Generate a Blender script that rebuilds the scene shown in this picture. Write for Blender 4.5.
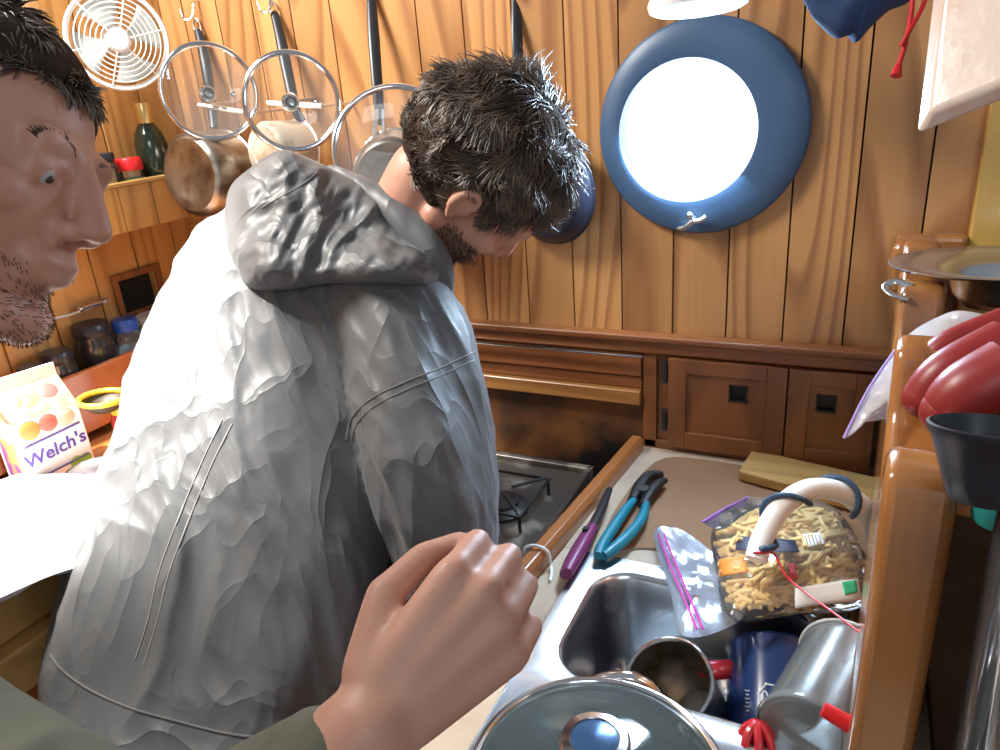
import bpy, bmesh, math, random
from mathutils import Vector as V, Matrix, noise
random.seed(7)
for _o in list(bpy.data.objects): bpy.data.objects.remove(_o)
SC = bpy.context.scene
COL = SC.collection

# ------------------------------------------------------------------ camera
F = 740.0; ROLL = math.radians(4.6); PITCH = math.atan(295 / 740.0); YAW = math.radians(27)
CAM = V((0, -1.15, 1.52))
_fh = V((-math.sin(YAW), math.cos(YAW), 0)); _rh = V((math.cos(YAW), math.sin(YAW), 0)); _up = V((0, 0, 1))
FW = _fh * math.cos(PITCH) - _up * math.sin(PITCH)
_uc = _fh * math.sin(PITCH) + _up * math.cos(PITCH)
RT = _rh * math.cos(ROLL) - _uc * math.sin(ROLL)
UP = _uc * math.cos(ROLL) + _rh * math.sin(ROLL)
BK = -FW
cd = bpy.data.cameras.new('camera'); cam = bpy.data.objects.new('camera', cd); COL.objects.link(cam)
m = Matrix((RT, UP, BK)).transposed().to_4x4(); m.translation = CAM; cam.matrix_world = m
cd.sensor_width = 36; cd.lens = F / 1000 * 36; cd.clip_start = 0.02
SC.camera = cam

# ------------------------------------------------------------------ light
w = bpy.data.worlds.new('world'); SC.world = w; w.use_nodes = True
w.node_tree.nodes['Background'].inputs[0].default_value = (0.80, 0.88, 1.0, 1)
w.node_tree.nodes['Background'].inputs[1].default_value = 0.29
SC.view_settings.view_transform = 'Standard'; SC.view_settings.look = 'None'
SC.view_settings.gamma = 1; SC.view_settings.use_curve_mapping = False
SC.view_settings.exposure = 0.0
SC.cycles.use_denoising = True
SC.cycles.max_bounces = 8; SC.cycles.transparent_max_bounces = 16
SC.cycles.sample_clamp_indirect = 6

def area(name, loc, target, size, power, color):
    l = bpy.data.lights.new(name, 'AREA'); l.shape = 'RECTANGLE'; l.size, l.size_y = size; l.energy = power; l.color = color
    o = bpy.data.objects.new(name, l); COL.objects.link(o); o.location = loc
    o.rotation_euler = (V(target) - V(loc)).to_track_quat('-Z', 'Y').to_euler()
    return o
area('hatch_daylight', (-1.15, -0.70, 2.20), (-0.95, -0.35, 1.1), (0.35, 0.35), 30, (1.0, 0.97, 0.92))
_l = bpy.data.lights.new('hatch_sun', 'SPOT'); _l.energy = 800; _l.spot_size = math.radians(27); _l.spot_blend = .7; _l.shadow_soft_size = .03; _l.color = (1.0, .97, .93)
_o = bpy.data.objects.new('hatch_sun', _l); COL.objects.link(_o); _o.location = (-1.22, -1.05, 2.45)
_o.rotation_euler = (V((-.90, -.50, 1.15)) - _o.location).to_track_quat('-Z', 'Y').to_euler()
area('companionway_daylight', (0.9, -2.6, 2.3), (-0.3, -0.3, 1.1), (0.9, 0.6), 12, (0.93, 0.96, 1.0))
area('porthole_daylight', (-0.238, -0.035, 1.43), (-0.40, -1.0, 1.0), (0.15, 0.15), 6.5, (0.55, 0.76, 1.0))

# ------------------------------------------------------------------ helpers
def at(px, py, t): return CAM + (FW + RT * ((px - 500) / F) + UP * ((375 - py) / F)) * t
def on(px, py, ax, val):
    d = FW + RT * ((px - 500) / F) + UP * ((375 - py) / F)
    return CAM + d * ((val - CAM[ax]) / d[ax])
def px2m(p, t): return p * t / F

def frame(o, z, x=None):
    z = V(z).normalized(); x = V(x) if x is not None else (V((1, 0, 0)) if abs(z.x) < .9 else V((0, 1, 0)))
    x = (x - z * x.dot(z)).normalized(); y = z.cross(x)
    M = Matrix((x, y, z)).transposed().to_4x4(); M.translation = o
    return M

def worldloc(o):
    s = V((0, 0, 0))
    while o is not None: s += o.location; o = o.parent
    return s

def catmull(P, n=6, closed=False):
    P = [V(p) for p in P]; out = []; N = len(P)
    rng = range(N if closed else N - 1)
    for i in rng:
        a = P[(i - 1) % N] if closed or i > 0 else P[i]; b = P[i]; c = P[(i + 1) % N]
        d = P[(i + 2) % N] if closed or i + 2 < N else c
        for k in range(n):
            t = k / n
            out.append(0.5 * ((2 * b) + (c - a) * t + (2 * a - 5 * b + 4 * c - d) * t * t + (3 * b - a - 3 * c + d) * t ** 3))
    if not closed: out.append(P[-1])
    return out

class MB:
    def __init__(s): s.v = []; s.f = []; s.r = []; s.cur = 0.0
    def add(s, vs, fs):
        b = len(s.v); s.v += [V(v) for v in vs]; s.r += [s.cur] * len(vs); s.f += [tuple(i + b for i in f) for f in fs]; return s
    def box(s, a, b, M=None):
        x0, y0, z0 = a; x1, y1, z1 = b
        vs = [V((x, y, z)) for z in (z0, z1) for y in (y0, y1) for x in (x0, x1)]
        if M: vs = [M @ v for v in vs]
        return s.add(vs, [(0, 2, 3, 1), (4, 5, 7, 6), (0, 1, 5, 4), (2, 6, 7, 3), (0, 4, 6, 2), (1, 3, 7, 5)])
    def hexa(s, q, d):   # quad q (4 pts) extruded by vector d
        q = [V(p) for p in q]; d = V(d)
        return s.add(q + [p + d for p in q], [(3, 2, 1, 0), (4, 5, 6, 7), (0, 1, 5, 4), (1, 2, 6, 5), (2, 3, 7, 6), (3, 0, 4, 7)])
    def prism(s, poly, d):
        n = len(poly); poly = [V(p) for p in poly]; d = V(d)
        return s.add(poly + [p + d for p in poly], [tuple(range(n))[::-1], tuple(range(n, 2 * n))] + [(i, (i + 1) % n, n + (i + 1) % n, n + i) for i in range(n)])
    def tube(s, P, r, n=10, closed=False, cap=True, flat=None, ref=None):
        P = [V(p) for p in P]; N = len(P); R = r if isinstance(r, (list, tuple)) else [r] * N
        if len(R) != N: R = [R[min(int(i / (N - 1) * (len(R) - 1)), len(R) - 2)] * (1 - (i / (N - 1) * (len(R) - 1)) % 1 if i < N - 1 else 0) + R[min(int(i / (N - 1) * (len(R) - 1)), len(R) - 2) + 1] * ((i / (N - 1) * (len(R) - 1)) % 1 if i < N - 1 else 1) for i in range(N)]
        T = []
        for i in range(N):
            a = P[(i - 1) % N] if closed or i > 0 else P[i]; b = P[(i + 1) % N] if closed or i < N - 1 else P[i]
            t = (b - a); T.append(t.normalized() if t.length > 1e-9 else V((0, 0, 1)))
        u = V(ref) if ref is not None else T[0].orthogonal()
        vs = []
        for i in range(N):
            u = (u - T[i] * u.dot(T[i])); u = u.normalized() if u.length > 1e-6 else T[i].orthogonal().normalized()
            w_ = T[i].cross(u)
            for k in range(n):
                a = 2 * math.pi * k / n
                vs.append(P[i] + u * math.cos(a) * R[i] + w_ * math.sin(a) * R[i] * (flat if flat else 1))
        fs = [(i * n + k, i * n + (k + 1) % n, ((i + 1) % N) * n + (k + 1) % n, ((i + 1) % N) * n + k) for i in range(N if closed else N - 1) for k in range(n)]
        if cap and not closed: fs += [tuple(range(n))[::-1], tuple((N - 1) * n + k for k in range(n))]
        return s.add(vs, fs)
    def lathe(s, prof, M, n=40, a0=0, a1=None):
        vs = []; full = a1 is None; a1 = 2 * math.pi if full else a1; m_ = n if full else n + 1
        for r, z in prof:
            for k in range(m_):
                a = a0 + (a1 - a0) * k / n
                vs.append(M @ V((r * math.cos(a), r * math.sin(a), z)))
        fs = [(i * m_ + k, i * m_ + (k + 1) % m_, (i + 1) * m_ + (k + 1) % m_, (i + 1) * m_ + k) for i in range(len(prof) - 1) for k in range(n)]
        return s.add(vs, fs)
    def ball(s, c, R, M=None, nu=20, nv=12):
        if not isinstance(R, (list, tuple, V)): R = (R, R, R)
        c = V(c); vs = []
        for i in range(nv + 1):
            p = math.pi * i / nv
            for k in range(nu):
                a = 2 * math.pi * k / nu
                q = V((R[0] * math.sin(p) * math.cos(a), R[1] * math.sin(p) * math.sin(a), R[2] * math.cos(p)))
                vs.append(c + (M.to_3x3() @ q if M else q))
        return s.add(vs, [(i * nu + k, (i + 1) * nu + k, (i + 1) * nu + (k + 1) % nu, i * nu + (k + 1) % nu) for i in range(nv) for k in range(nu)])
    def cap2(s, a, b, ra, rb, n=16):   # tapered capsule
        a = V(a); b = V(b); L = (b - a).length; M = frame(a, b - a)
        prof = [(max(ra * math.sin(t), 1e-5), -ra * math.cos(t)) for t in [math.pi / 2 * i / 5 for i in range(6)]] + [(max(rb * math.cos(t), 1e-5), L + rb * math.sin(t)) for t in [math.pi / 2 * i / 5 for i in range(6)]]
        return s.lathe(prof, M, n)
    def pillow(s, poly, n_dir, T, rings=8, wr=0.0, seed=0, fr=30, n=8):
        """closed outline (list of points) blown up to thickness T along n_dir"""
        P = catmull(poly, n, True); c = sum(P, V((0, 0, 0))) / len(P); nd = V(n_dir).normalized(); N = len(P)
        vs = []; fs = []
        for side in (1, -1):
            for j in range(rings + 1):
                q = 1 - j / (rings); q = max(q, 0.0001)
                h = T / 2 * math.sqrt(max(0, 1 - q * q))
                for p in P:
                    x = c + (p - c) * q
                    dn = 0
                    if wr: dn = wr * noise.noise((x * fr) + V((seed, 0, side))) * (1 - q ** 4)
                    vs.append(x + nd * side * (h + dn * 1.0))
        B = (rings + 1) * N
        for j in range(rings):
            for k in range(N):
                a, b_, c_, d = j * N + k, j * N + (k + 1) % N, (j + 1) * N + (k + 1) % N, (j + 1) * N + k
                fs.append((a, b_, c_, d)); fs.append((B + a, B + d, B + c_, B + b_))
        return s.add(vs, fs)
    def build(s, name, mat, parent=None, smooth=True, bevel=0, angle=40, loc=None, weld=True):
        me = bpy.data.meshes.new(name)
        if parent is not None: L = V(loc) if loc is not None else V((0, 0, 0)) + worldloc(parent)
        else:
            xs = [v.x for v in s.v]; ys = [v.y for v in s.v]; zs = [v.z for v in s.v]
            L = V(loc) if loc is not None else V(((min(xs) + max(xs)) / 2, (min(ys) + max(ys)) / 2, min(zs)))
        me.from_pydata([v - L for v in s.v], [], s.f)
        at_ = me.attributes.new('rnd', 'FLOAT', 'POINT')
        at_.data.foreach_set('value', s.r)
        if weld:
            bm = bmesh.new(); bm.from_mesh(me); bmesh.ops.remove_doubles(bm, verts=bm.verts, dist=1e-5)
            bmesh.ops.recalc_face_normals(bm, faces=bm.faces); bm.to_mesh(me); bm.free()
        o = bpy.data.objects.new(name, me); COL.objects.link(o)
        if parent is not None: o.parent = parent; o.location = L - worldloc(parent)
        else: o.location = L
        if mat is not None: me.materials.append(mat)
        if smooth:
            me.polygons.foreach_set('use_smooth', [True] * len(me.polygons))
            try: me.set_sharp_from_angle(angle=math.radians(angle))
            except Exception: pass
        if bevel:
            b = o.modifiers.new('bevel', 'BEVEL'); b.width = bevel; b.segments = 3; b.limit_method = 'ANGLE'; b.harden_normals = False
        return o

def thing(name, label, cat, loc, group=None):
    o = bpy.data.objects.new(name, None); COL.objects.link(o); o.location = loc; o.empty_display_size = 0.03
    o['label'] = label; o['category'] = cat
    if group: o['group'] = group
    return o
def tag(o, label, cat, group=None, kind=None):
    o['label'] = label; o['category'] = cat
    if group: o['group'] = group
    if kind: o['kind'] = kind
    return o
def struct(o): o['kind'] = 'structure'; return o

def remeshed(mb, name, voxel, mat, parent, disp=None, smooth=2, fac=.5):
    """one continuous skin over overlapping volumes"""
    me = bpy.data.meshes.new('t'); me.from_pydata([tuple(v) for v in mb.v], [], mb.f)
    bm = bmesh.new(); bm.from_mesh(me); bmesh.ops.remove_doubles(bm, verts=bm.verts, dist=1e-5); bmesh.ops.recalc_face_normals(bm, faces=bm.faces); bm.to_mesh(me); bm.free()
    t = bpy.data.objects.new('t', me); COL.objects.link(t)
    r = t.modifiers.new('r', 'REMESH'); r.mode = 'VOXEL'; r.voxel_size = voxel
    if smooth:
        s_ = t.modifiers.new('s', 'SMOOTH'); s_.iterations = smooth; s_.factor = fac
    dg = bpy.context.evaluated_depsgraph_get(); dg.update()
    me2 = bpy.data.meshes.new_from_object(t.evaluated_get(dg))
    bpy.data.objects.remove(t)
    if disp:
        nrm = [v.normal.copy() for v in me2.vertices]
        for v, n_ in zip(me2.vertices, nrm): v.co = disp(v.co.copy(), n_)
    L = worldloc(parent)
    me2.transform(Matrix.Translation(-L)); me2.name = name
    me2.materials.clear(); me2.materials.append(mat)
    me2.polygons.foreach_set('use_smooth', [True] * len(me2.polygons))
    o = bpy.data.objects.new(name, me2); COL.objects.link(o); o.parent = parent
    return o

def text(name, s, origin, xdir, ydir, size, mat, parent, shear=0, extrude=0.0003, bold=0.0):
    cu = bpy.data.curves.new(name, 'FONT'); cu.body = s; cu.size = size; cu.extrude = extrude; cu.shear = shear; cu.offset = bold
    cu.align_x = 'CENTER'; cu.align_y = 'CENTER'; cu.resolution_u = 3
    t = bpy.data.objects.new('t', cu); COL.objects.link(t)
    dg = bpy.context.evaluated_depsgraph_get(); dg.update()
    me = bpy.data.meshes.new_from_object(t.evaluated_get(dg)); bpy.data.objects.remove(t)
    x = V(xdir).normalized(); y = V(ydir); y = (y - x * y.dot(x)).normalized(); z = x.cross(y)
    M = Matrix((x, y, z)).transposed().to_4x4(); M.translation = V(origin) - worldloc(parent)
    me.transform(M); me.materials.clear(); me.materials.append(mat)
    o = bpy.data.objects.new(name, me); COL.objects.link(o); o.parent = parent
    return o

# ------------------------------------------------------------------ materials
def mat(name, col, rough=.5, metal=0, spec=.5, coat=0, bump=None, sss=0, trans=0, var=None, sheen=0, alpha=None):
    m = bpy.data.materials.new(name); m.use_nodes = True; nt = m.node_tree; b = nt.nodes['Principled BSDF']
    b.inputs['Base Color'].default_value = (*col, 1); b.inputs['Roughness'].default_value = rough; b.inputs['Metallic'].default_value = metal
    b.inputs['Specular IOR Level'].default_value = spec; b.inputs['Coat Weight'].default_value = coat; b.inputs['Coat Roughness'].default_value = .12
    if sss: b.inputs['Subsurface Weight'].default_value = sss; b.inputs['Subsurface Radius'].default_value = (.02, .008, .004); b.inputs['Subsurface Scale'].default_value = .5
    if trans: b.inputs['Transmission Weight'].default_value = trans; b.inputs['IOR'].default_value = 1.3
    if sheen: b.inputs['Sheen Weight'].default_value = sheen
    tc = nt.nodes.new('ShaderNodeTexCoord')
    if bump:
        n = nt.nodes.new('ShaderNodeTexNoise'); n.inputs['Scale'].default_value = bump[0]; n.inputs['Detail'].default_value = 4
        bp = nt.nodes.new('ShaderNodeBump'); bp.inputs['Strength'].default_value = bump[1]; bp.inputs['Distance'].default_value = bump[2] if len(bump) > 2 else .002
        nt.links.new(tc.outputs['Object'], n.inputs['Vector']); nt.links.new(n.outputs[0], bp.inputs['Height']); nt.links.new(bp.outputs[0], b.inputs['Normal'])
    if var:   # (scale, colour2, lo, hi)
        n = nt.nodes.new('ShaderNodeTexNoise'); n.inputs['Scale'].default_value = var[0]; n.inputs['Detail'].default_value = 5
        r = nt.nodes.new('ShaderNodeMapRange'); r.inputs[1].default_value = var[2]; r.inputs[2].default_value = var[3]
        mx = nt.nodes.new('ShaderNodeMix'); mx.data_type = 'RGBA'; mx.inputs[6].default_value = (*col, 1); mx.inputs[7].default_value = (*var[1], 1)
        nt.links.new(tc.outputs['Object'], n.inputs['Vector']); nt.links.new(n.outputs[0], r.inputs[0]); nt.links.new(r.outputs[0], mx.inputs[0]); nt.links.new(mx.outputs[2], b.inputs['Base Color'])
    return m

def wood(name, light, dark, axis=2, rings=7.0, scale=5.0, rough=.35, coat=.3, stretch=.12, grain=.35):
    m = bpy.data.materials.new(name); m.use_nodes = True; nt = m.node_tree; N = nt.nodes.new; L = nt.links.new; b = nt.nodes['Principled BSDF']
    tc = N('ShaderNodeTexCoord'); a = N('ShaderNodeAttribute'); a.attribute_name = 'rnd'
    mp = N('ShaderNodeMapping'); sc = [1, 1, 1]; sc[axis] = stretch; mp.inputs['Scale'].default_value = sc
    ad = N('ShaderNodeVectorMath'); ad.operation = 'ADD'; cx = N('ShaderNodeCombineXYZ')
    mu = N('ShaderNodeMath'); mu.operation = 'MULTIPLY'; mu.inputs[1].default_value = 7.3
    L(a.outputs['Fac'], mu.inputs[0]); L(mu.outputs[0], cx.inputs[0]); L(mu.outputs[0], cx.inputs[1]); L(mu.outputs[0], cx.inputs[2])
    L(tc.outputs['Object'], mp.inputs['Vector']); L(mp.outputs[0], ad.inputs[0]); L(cx.outputs[0], ad.inputs[1])
    n1 = N('ShaderNodeTexNoise'); n1.inputs['Scale'].default_value = scale; n1.inputs['Detail'].default_value = 1.2; n1.inputs['Roughness'].default_value = .4
    L(ad.outputs[0], n1.inputs['Vector'])
    m1 = N('ShaderNodeMath'); m1.operation = 'MULTIPLY'; m1.inputs[1].default_value = rings * 2; L(n1.outputs[0], m1.inputs[0])
    fr = N('ShaderNodeMath'); fr.operation = 'FRACT'; L(m1.outputs[0], fr.inputs[0])
    cr = N('ShaderNodeValToRGB'); e = cr.color_ramp.elements; e[0].position = 0; e[0].color = (1, 1, 1, 1); e[1].position = 1; e[1].color = (1, 1, 1, 1)
    for p, c in ((.45, .85), (.78, .12), (.9, .35)): q = e.new(p); q.color = (c, c, c, 1)
    L(fr.outputs[0], cr.inputs[0])
    n2 = N('ShaderNodeTexNoise'); n2.inputs['Scale'].default_value = 160; n2.inputs['Detail'].default_value = 3
    mp2 = N('ShaderNodeMapping'); sc2 = [1, 1, 1]; sc2[axis] = .03; mp2.inputs['Scale'].default_value = sc2
    L(tc.outputs['Object'], mp2.inputs['Vector']); L(mp2.outputs[0], n2.inputs['Vector'])
    mx0 = N('ShaderNodeMix'); mx0.data_type = 'FLOAT'; mx0.inputs[0].default_value = grain; L(cr.outputs[0], mx0.inputs[2]); L(n2.outputs[0], mx0.inputs[3])
    mx = N('ShaderNodeMix'); mx.data_type = 'RGBA'; mx.inputs[6].default_value = (*dark, 1); mx.inputs[7].default_value = (*light, 1); L(mx0.outputs[0], mx.inputs[0])
    n3 = N('ShaderNodeTexNoise'); n3.inputs['Scale'].default_value = 2.2; L(ad.outputs[0], n3.inputs['Vector'])
    hs = N('ShaderNodeHueSaturation'); r = N('ShaderNodeMapRange'); r.inputs[1].default_value = .3; r.inputs[2].default_value = .7; r.inputs[3].default_value = .78; r.inputs[4].default_value = 1.2
    L(n3.outputs[0], r.inputs[0]); L(r.outputs[0], hs.inputs['Value']); L(mx.outputs[2], hs.inputs['Color']); L(hs.outputs[0], b.inputs['Base Color'])
    bp = N('ShaderNodeBump'); bp.inputs['Strength'].default_value = .25; bp.inputs['Distance'].default_value = .0008; L(mx0.outputs[0], bp.inputs['Height']); L(bp.outputs[0], b.inputs['Normal'])
    b.inputs['Roughness'].default_value = rough; b.inputs['Coat Weight'].default_value = coat; b.inputs['Coat Roughness'].default_value = .15
    return m

def film(name, col=(1, 1, 1), opac=.12, rough=.08, bump=None, ior=1.45):
    m = bpy.data.materials.new(name); m.use_nodes = True; nt = m.node_tree; N = nt.nodes.new; L = nt.links.new
    nt.nodes.remove(nt.nodes['Principled BSDF']); out = nt.nodes['Material Output']
    tr = N('ShaderNodeBsdfTransparent'); tr.inputs[0].default_value = (*[.5 + .5 * c for c in col], 1)
    gl = N('ShaderNodeBsdfGlossy'); gl.inputs['Roughness'].default_value = rough
    df = N('ShaderNodeBsdfDiffuse'); df.inputs[0].default_value = (*col, 1)
    fr = N('ShaderNodeFresnel'); fr.inputs[0].default_value = ior
    m1 = N('ShaderNodeMixShader'); m1.inputs[0].default_value = opac; L(tr.outputs[0], m1.inputs[1]); L(df.outputs[0], m1.inputs[2])
    m2 = N('ShaderNodeMixShader'); L(fr.outputs[0], m2.inputs[0]); L(m1.outputs[0], m2.inputs[1]); L(gl.outputs[0], m2.inputs[2]); L(m2.outputs[0], out.inputs[0])
    if bump:
        tc = N('ShaderNodeTexCoord'); n = N('ShaderNodeTexNoise'); n.inputs['Scale'].default_value = bump[0]; bp = N('ShaderNodeBump'); bp.inputs['Strength'].default_value = bump[1]; bp.inputs['Distance'].default_value = .004
        L(tc.outputs['Object'], n.inputs['Vector']); L(n.outputs[0], bp.inputs['Height'])
        for q in (gl, df, fr): L(bp.outputs[0], q.inputs['Normal'])
    return m

def emis(name, col, s):
    m = bpy.data.materials.new(name); m.use_nodes = True; b = m.node_tree.nodes['Principled BSDF']
    b.inputs['Base Color'].default_value = (*col, 1); b.inputs['Emission Color'].default_value = (*col, 1); b.inputs['Emission Strength'].default_value = s
    return m

W_WALL = wood('wall_oak', (.56, .285, .105), (.22, .085, .028), rings=8, grain=.28)
W_WALLX = wood('wall_oak_light', (.66, .36, .12), (.34, .15, .04), scale=6)
W_H = wood('teak_horizontal', (.30, .105, .032), (.14, .045, .015), axis=0, rings=4, coat=.2)
W_V = wood('teak_vertical', (.29, .105, .033), (.14, .05, .017), axis=2, rings=4, coat=.2)
W_Y = wood('teak_fore_aft', (.40, .145, .04), (.20, .065, .02), axis=1, rings=4, coat=.5)
W_RED = mat('red_varnish', (.42, .12, .035), .3, coat=.4, var=(9, (.30, .075, .02), .35, .65))
W_RACK = wood('rack_varnish', (.42, .17, .045), (.20, .07, .02), axis=2, rings=3, coat=1.0, rough=.22, scale=9)
W_PALE = wood('pale_board', (.66, .40, .14), (.46, .24, .07), axis=0, rings=5)
STEEL = mat('stainless', (.66, .68, .70), .27, 1, bump=(60, .05, .001))
STEEL_D = mat('worn_steel', (.42, .38, .33), .35, 1, var=(30, (.20, .14, .09), .45, .7))
CHROME = mat('chrome', (.8, .8, .8), .12, 1)
BLACK = mat('black_plastic', (.02, .022, .028), .35)
BLACKM = mat('black_iron', (.018, .017, .017), .5, bump=(80, .2))
DARKHOLE = mat('unlit_interior', (.012, .01, .009), .9)
NAVYBLK = mat('black_navy_pan', (.02, .025, .045), .35)
WHITE = mat('white_plastic', (.82, .82, .80), .4)
CREAM = mat('cream_laminate', (.56, .44, .32), .4, var=(25, (.48, .36, .25), .35, .7), coat=.2)
KRAFT = mat('kraft_paper', (.31, .165, .08), .75, var=(6, (.24, .12, .055), .35, .7), bump=(12, .2, .004))
GLASS = film('clear_glass', (.93, .97, .97), .05, .04)
LIDGLASS = film('lid_glass', (.85, .87, .85), .10, .06)
FROST = film('frosted_plastic', (.66, .68, .67), .15, .16)
BAGF = film('bag_film', (1, 1, 1), .06, .10, bump=(35, .8))
BAGW = film('bag_film_white', (.96, .95, 1.0), .45, .18, bump=(40, 1.0))
REDP = mat('red_plastic', (.50, .02, .03), .3, coat=.3)
REDCAP = mat('red_cap', (.62, .015, .02), .35)
YEL = mat('yellow_plastic', (.80, .52, .03), .35)
BLUECAP = mat('blue_cap', (.02, .10, .50), .35)
TEAL = mat('teal_grip', (.01, .20, .28), .4)
PURP = mat('purple_grip', (.20, .03, .12), .4)
PINK = mat('pink_zip', (.60, .06, .42), .4)
PASTA = mat('pasta', (.90, .66, .27), .5)
SKIN = mat('skin', (.56, .29, .20), .5, sss=.15, bump=(120, .12, .001), var=(14, (.50, .22, .15), .4, .75))
HAIRM = mat('dark_hair', (.070, .048, .034), .42, spec=.7, var=(40, (.17, .12, .085), .42, .62))
BEARD = mat('beard', (.10, .06, .045), .7, bump=(300, .6, .002))
OLIVE = mat('olive_cloth', (.115, .115, .075), .85, bump=(70, .4, .002))
JEAN = mat('dark_jeans', (.03, .04, .065), .85)
NAVY = mat('navy_cloth', (.018, .045, .12), .8, bump=(50, .4))
def jacket_mat():
    m = mat('grey_jacket', (.118, .120, .122), .46, spec=.45, sheen=.1); nt = m.node_tree; N = nt.nodes.new; L = nt.links.new; b = nt.nodes['Principled BSDF']
    tc = N('ShaderNodeTexCoord'); hts = []
    for rot, scl, sc, amp in (((.10, .28, .3), (1, 1, .13), 13, 1.0), ((-.15, .05, .2), (1, 1, .16), 26, .40), ((.1, -.75, .1), (.9, 1, .2), 15, .25)):
        mp = N('ShaderNodeMapping'); mp.inputs['Rotation'].default_value = rot; mp.inputs['Scale'].default_value = scl
        n0 = N('ShaderNodeTexNoise'); n0.inputs['Scale'].default_value = 3.5; n0.inputs['Detail'].default_value = 1
        wv = N('ShaderNodeVectorMath'); wv.operation = 'SCALE'; wv.inputs['Scale'].default_value = .16; L(n0.outputs['Color'], wv.inputs[0]); L(tc.outputs['Object'], n0.inputs['Vector'])
        ad = N('ShaderNodeVectorMath'); ad.operation = 'ADD'; L(tc.outputs['Object'], ad.inputs[0]); L(wv.outputs[0], ad.inputs[1]); L(ad.outputs[0], mp.inputs['Vector'])
        n = N('ShaderNodeTexNoise'); n.inputs['Scale'].default_value = sc; n.inputs['Detail'].default_value = .6; L(mp.outputs[0], n.inputs['Vector'])
        s1 = N('ShaderNodeMath'); s1.operation = 'SUBTRACT'; s1.inputs[1].default_value = .5; L(n.outputs[0], s1.inputs[0])
        a1 = N('ShaderNodeMath'); a1.operation = 'ABSOLUTE'; L(s1.outputs[0], a1.inputs[0])
        p1 = N('ShaderNodeMath'); p1.operation = 'POWER'; p1.inputs[1].default_value = .75; L(a1.outputs[0], p1.inputs[0])
        g1 = N('ShaderNodeMath'); g1.operation = 'MULTIPLY'; g1.inputs[1].default_value = -amp; L(p1.outputs[0], g1.inputs[0]); hts.append(g1)
    a = N('ShaderNodeMath'); a.operation = 'ADD'; L(hts[0].outputs[0], a.inputs[0]); L(hts[1].outputs[0], a.inputs[1])
    a2 = N('ShaderNodeMath'); a2.operation = 'ADD'; L(a.outputs[0], a2.inputs[0]); L(hts[2].outputs[0], a2.inputs[1])
    bp = N('ShaderNodeBump'); bp.inputs['Strength'].default_value = .8; bp.inputs['Distance'].default_value = .017; L(a2.outputs[0], bp.inputs['Height']); L(bp.outputs[0], b.inputs['Normal'])
    return m
JACK = jacket_mat()
PORTR = mat('porthole_flare_tint', (.05, .105, .20), .42, bump=(25, .1))  # blue of the lens flare is put into the ring's colour
LABELS = {}

# ------------------------------------------------------------------ the room
XL = -1.25; ZC = 0.905; ZL = 1.0
# back wall: vertical tongue-and-groove boards with a hole for the port
PC = on(701, 129, 1, 0.0)                       # centre of the port flange
def boards(mb, x0, x1, z0, z1, wd, th, y0, gap=.0025, hole=None):
    x = x0; k = 0
    while x < x1 - 1e-4:
        xe = min(x + wd, x1); mb.cur = (k * .37) % 3 + .1 * k; k += 1
        a, b = x + gap / 2, xe - gap / 2
        if hole and b > hole[0] - hole[2] and a < hole[0] + hole[2]:
            n = 6
            for i in range(n):
                p, q = a + (b - a) * i / n, a + (b - a) * (i + 1) / n
                def hh(xx):
                    d = hole[2] ** 2 - (xx - hole[0]) ** 2
                    return math.sqrt(d) if d > 0 else 0
                hp, hq = hh(p), hh(q)
                for sgn in (1, -1):
                    zc = hole[1]; ze = z1 if sgn > 0 else z0
                    mb.hexa([(p, y0, zc + sgn * hp), (q, y0, zc + sgn * hq), (q, y0, ze), (p, y0, ze)], (0, th, 0))
        else: mb.box((a, y0, z0), (b, y0 + th, z1))
        x = xe
    mb.cur = 0
mb = MB(); boards(mb, -.01 - .0845 * 15, .5, 1.05, 2.05, .0845, .016, 0, hole=(PC.x - .015, PC.z, .118))
struct(mb.build('wall_back', W_WALL, smooth=False, bevel=.0012))
mb = MB(); mb.box((XL - .05, .018, 0), (PC.x - .135, .03, 2.05)); mb.box((PC.x + .108, .018, 0), (.6, .03, 2.05)); mb.box((PC.x - .135, .018, 0), (PC.x + .108, .03, PC.z - .12)); mb.box((PC.x - .135, .018, PC.z + .12), (PC.x + .108, .03, 2.05))
struct(mb.build('wall_hull', DARKHOLE, smooth=False))
# left bulkhead
mb = MB(); k = 0; y = 0.0
HOLE = (-.245, -.160, 1.155, 1.222)
while y > -1.6:
    ye = y - .095; mb.cur = k * .53 + 4; k += 1
    a, b = ye + .0015, y - .0015
    zs = [(0.0, 2.05)]
    if b > HOLE[0] and a < HOLE[1]: 
        for p, q in ((a, min(b, HOLE[0])), (max(a, HOLE[1]), b)):
            if q > p: mb.box((XL - .015, p, 0), (XL, q, 2.05))
        p, q = max(a, HOLE[0]), min(b, HOLE[1])
        mb.box((XL - .015, p, 0), (XL, q, HOLE[2])); mb.box((XL - .015, p, HOLE[3]), (XL, q, 2.05))
    else: mb.box((XL - .015, a, 0), (XL, b, 2.05))
    y = ye
mb.cur = 0
wl = struct(mb.build('wall_left', W_WALLX, smooth=False, bevel=.0012))
mb = MB(); mb.box((XL - .022, -1.6, 0), (XL - .0155, .02, 2.05)); mb.box((XL - .2, HOLE[0], HOLE[2]), (XL - .023, HOLE[1], HOLE[3]))
struct(mb.build('wall_left_backing', DARKHOLE, smooth=False))
mb = MB()
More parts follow.
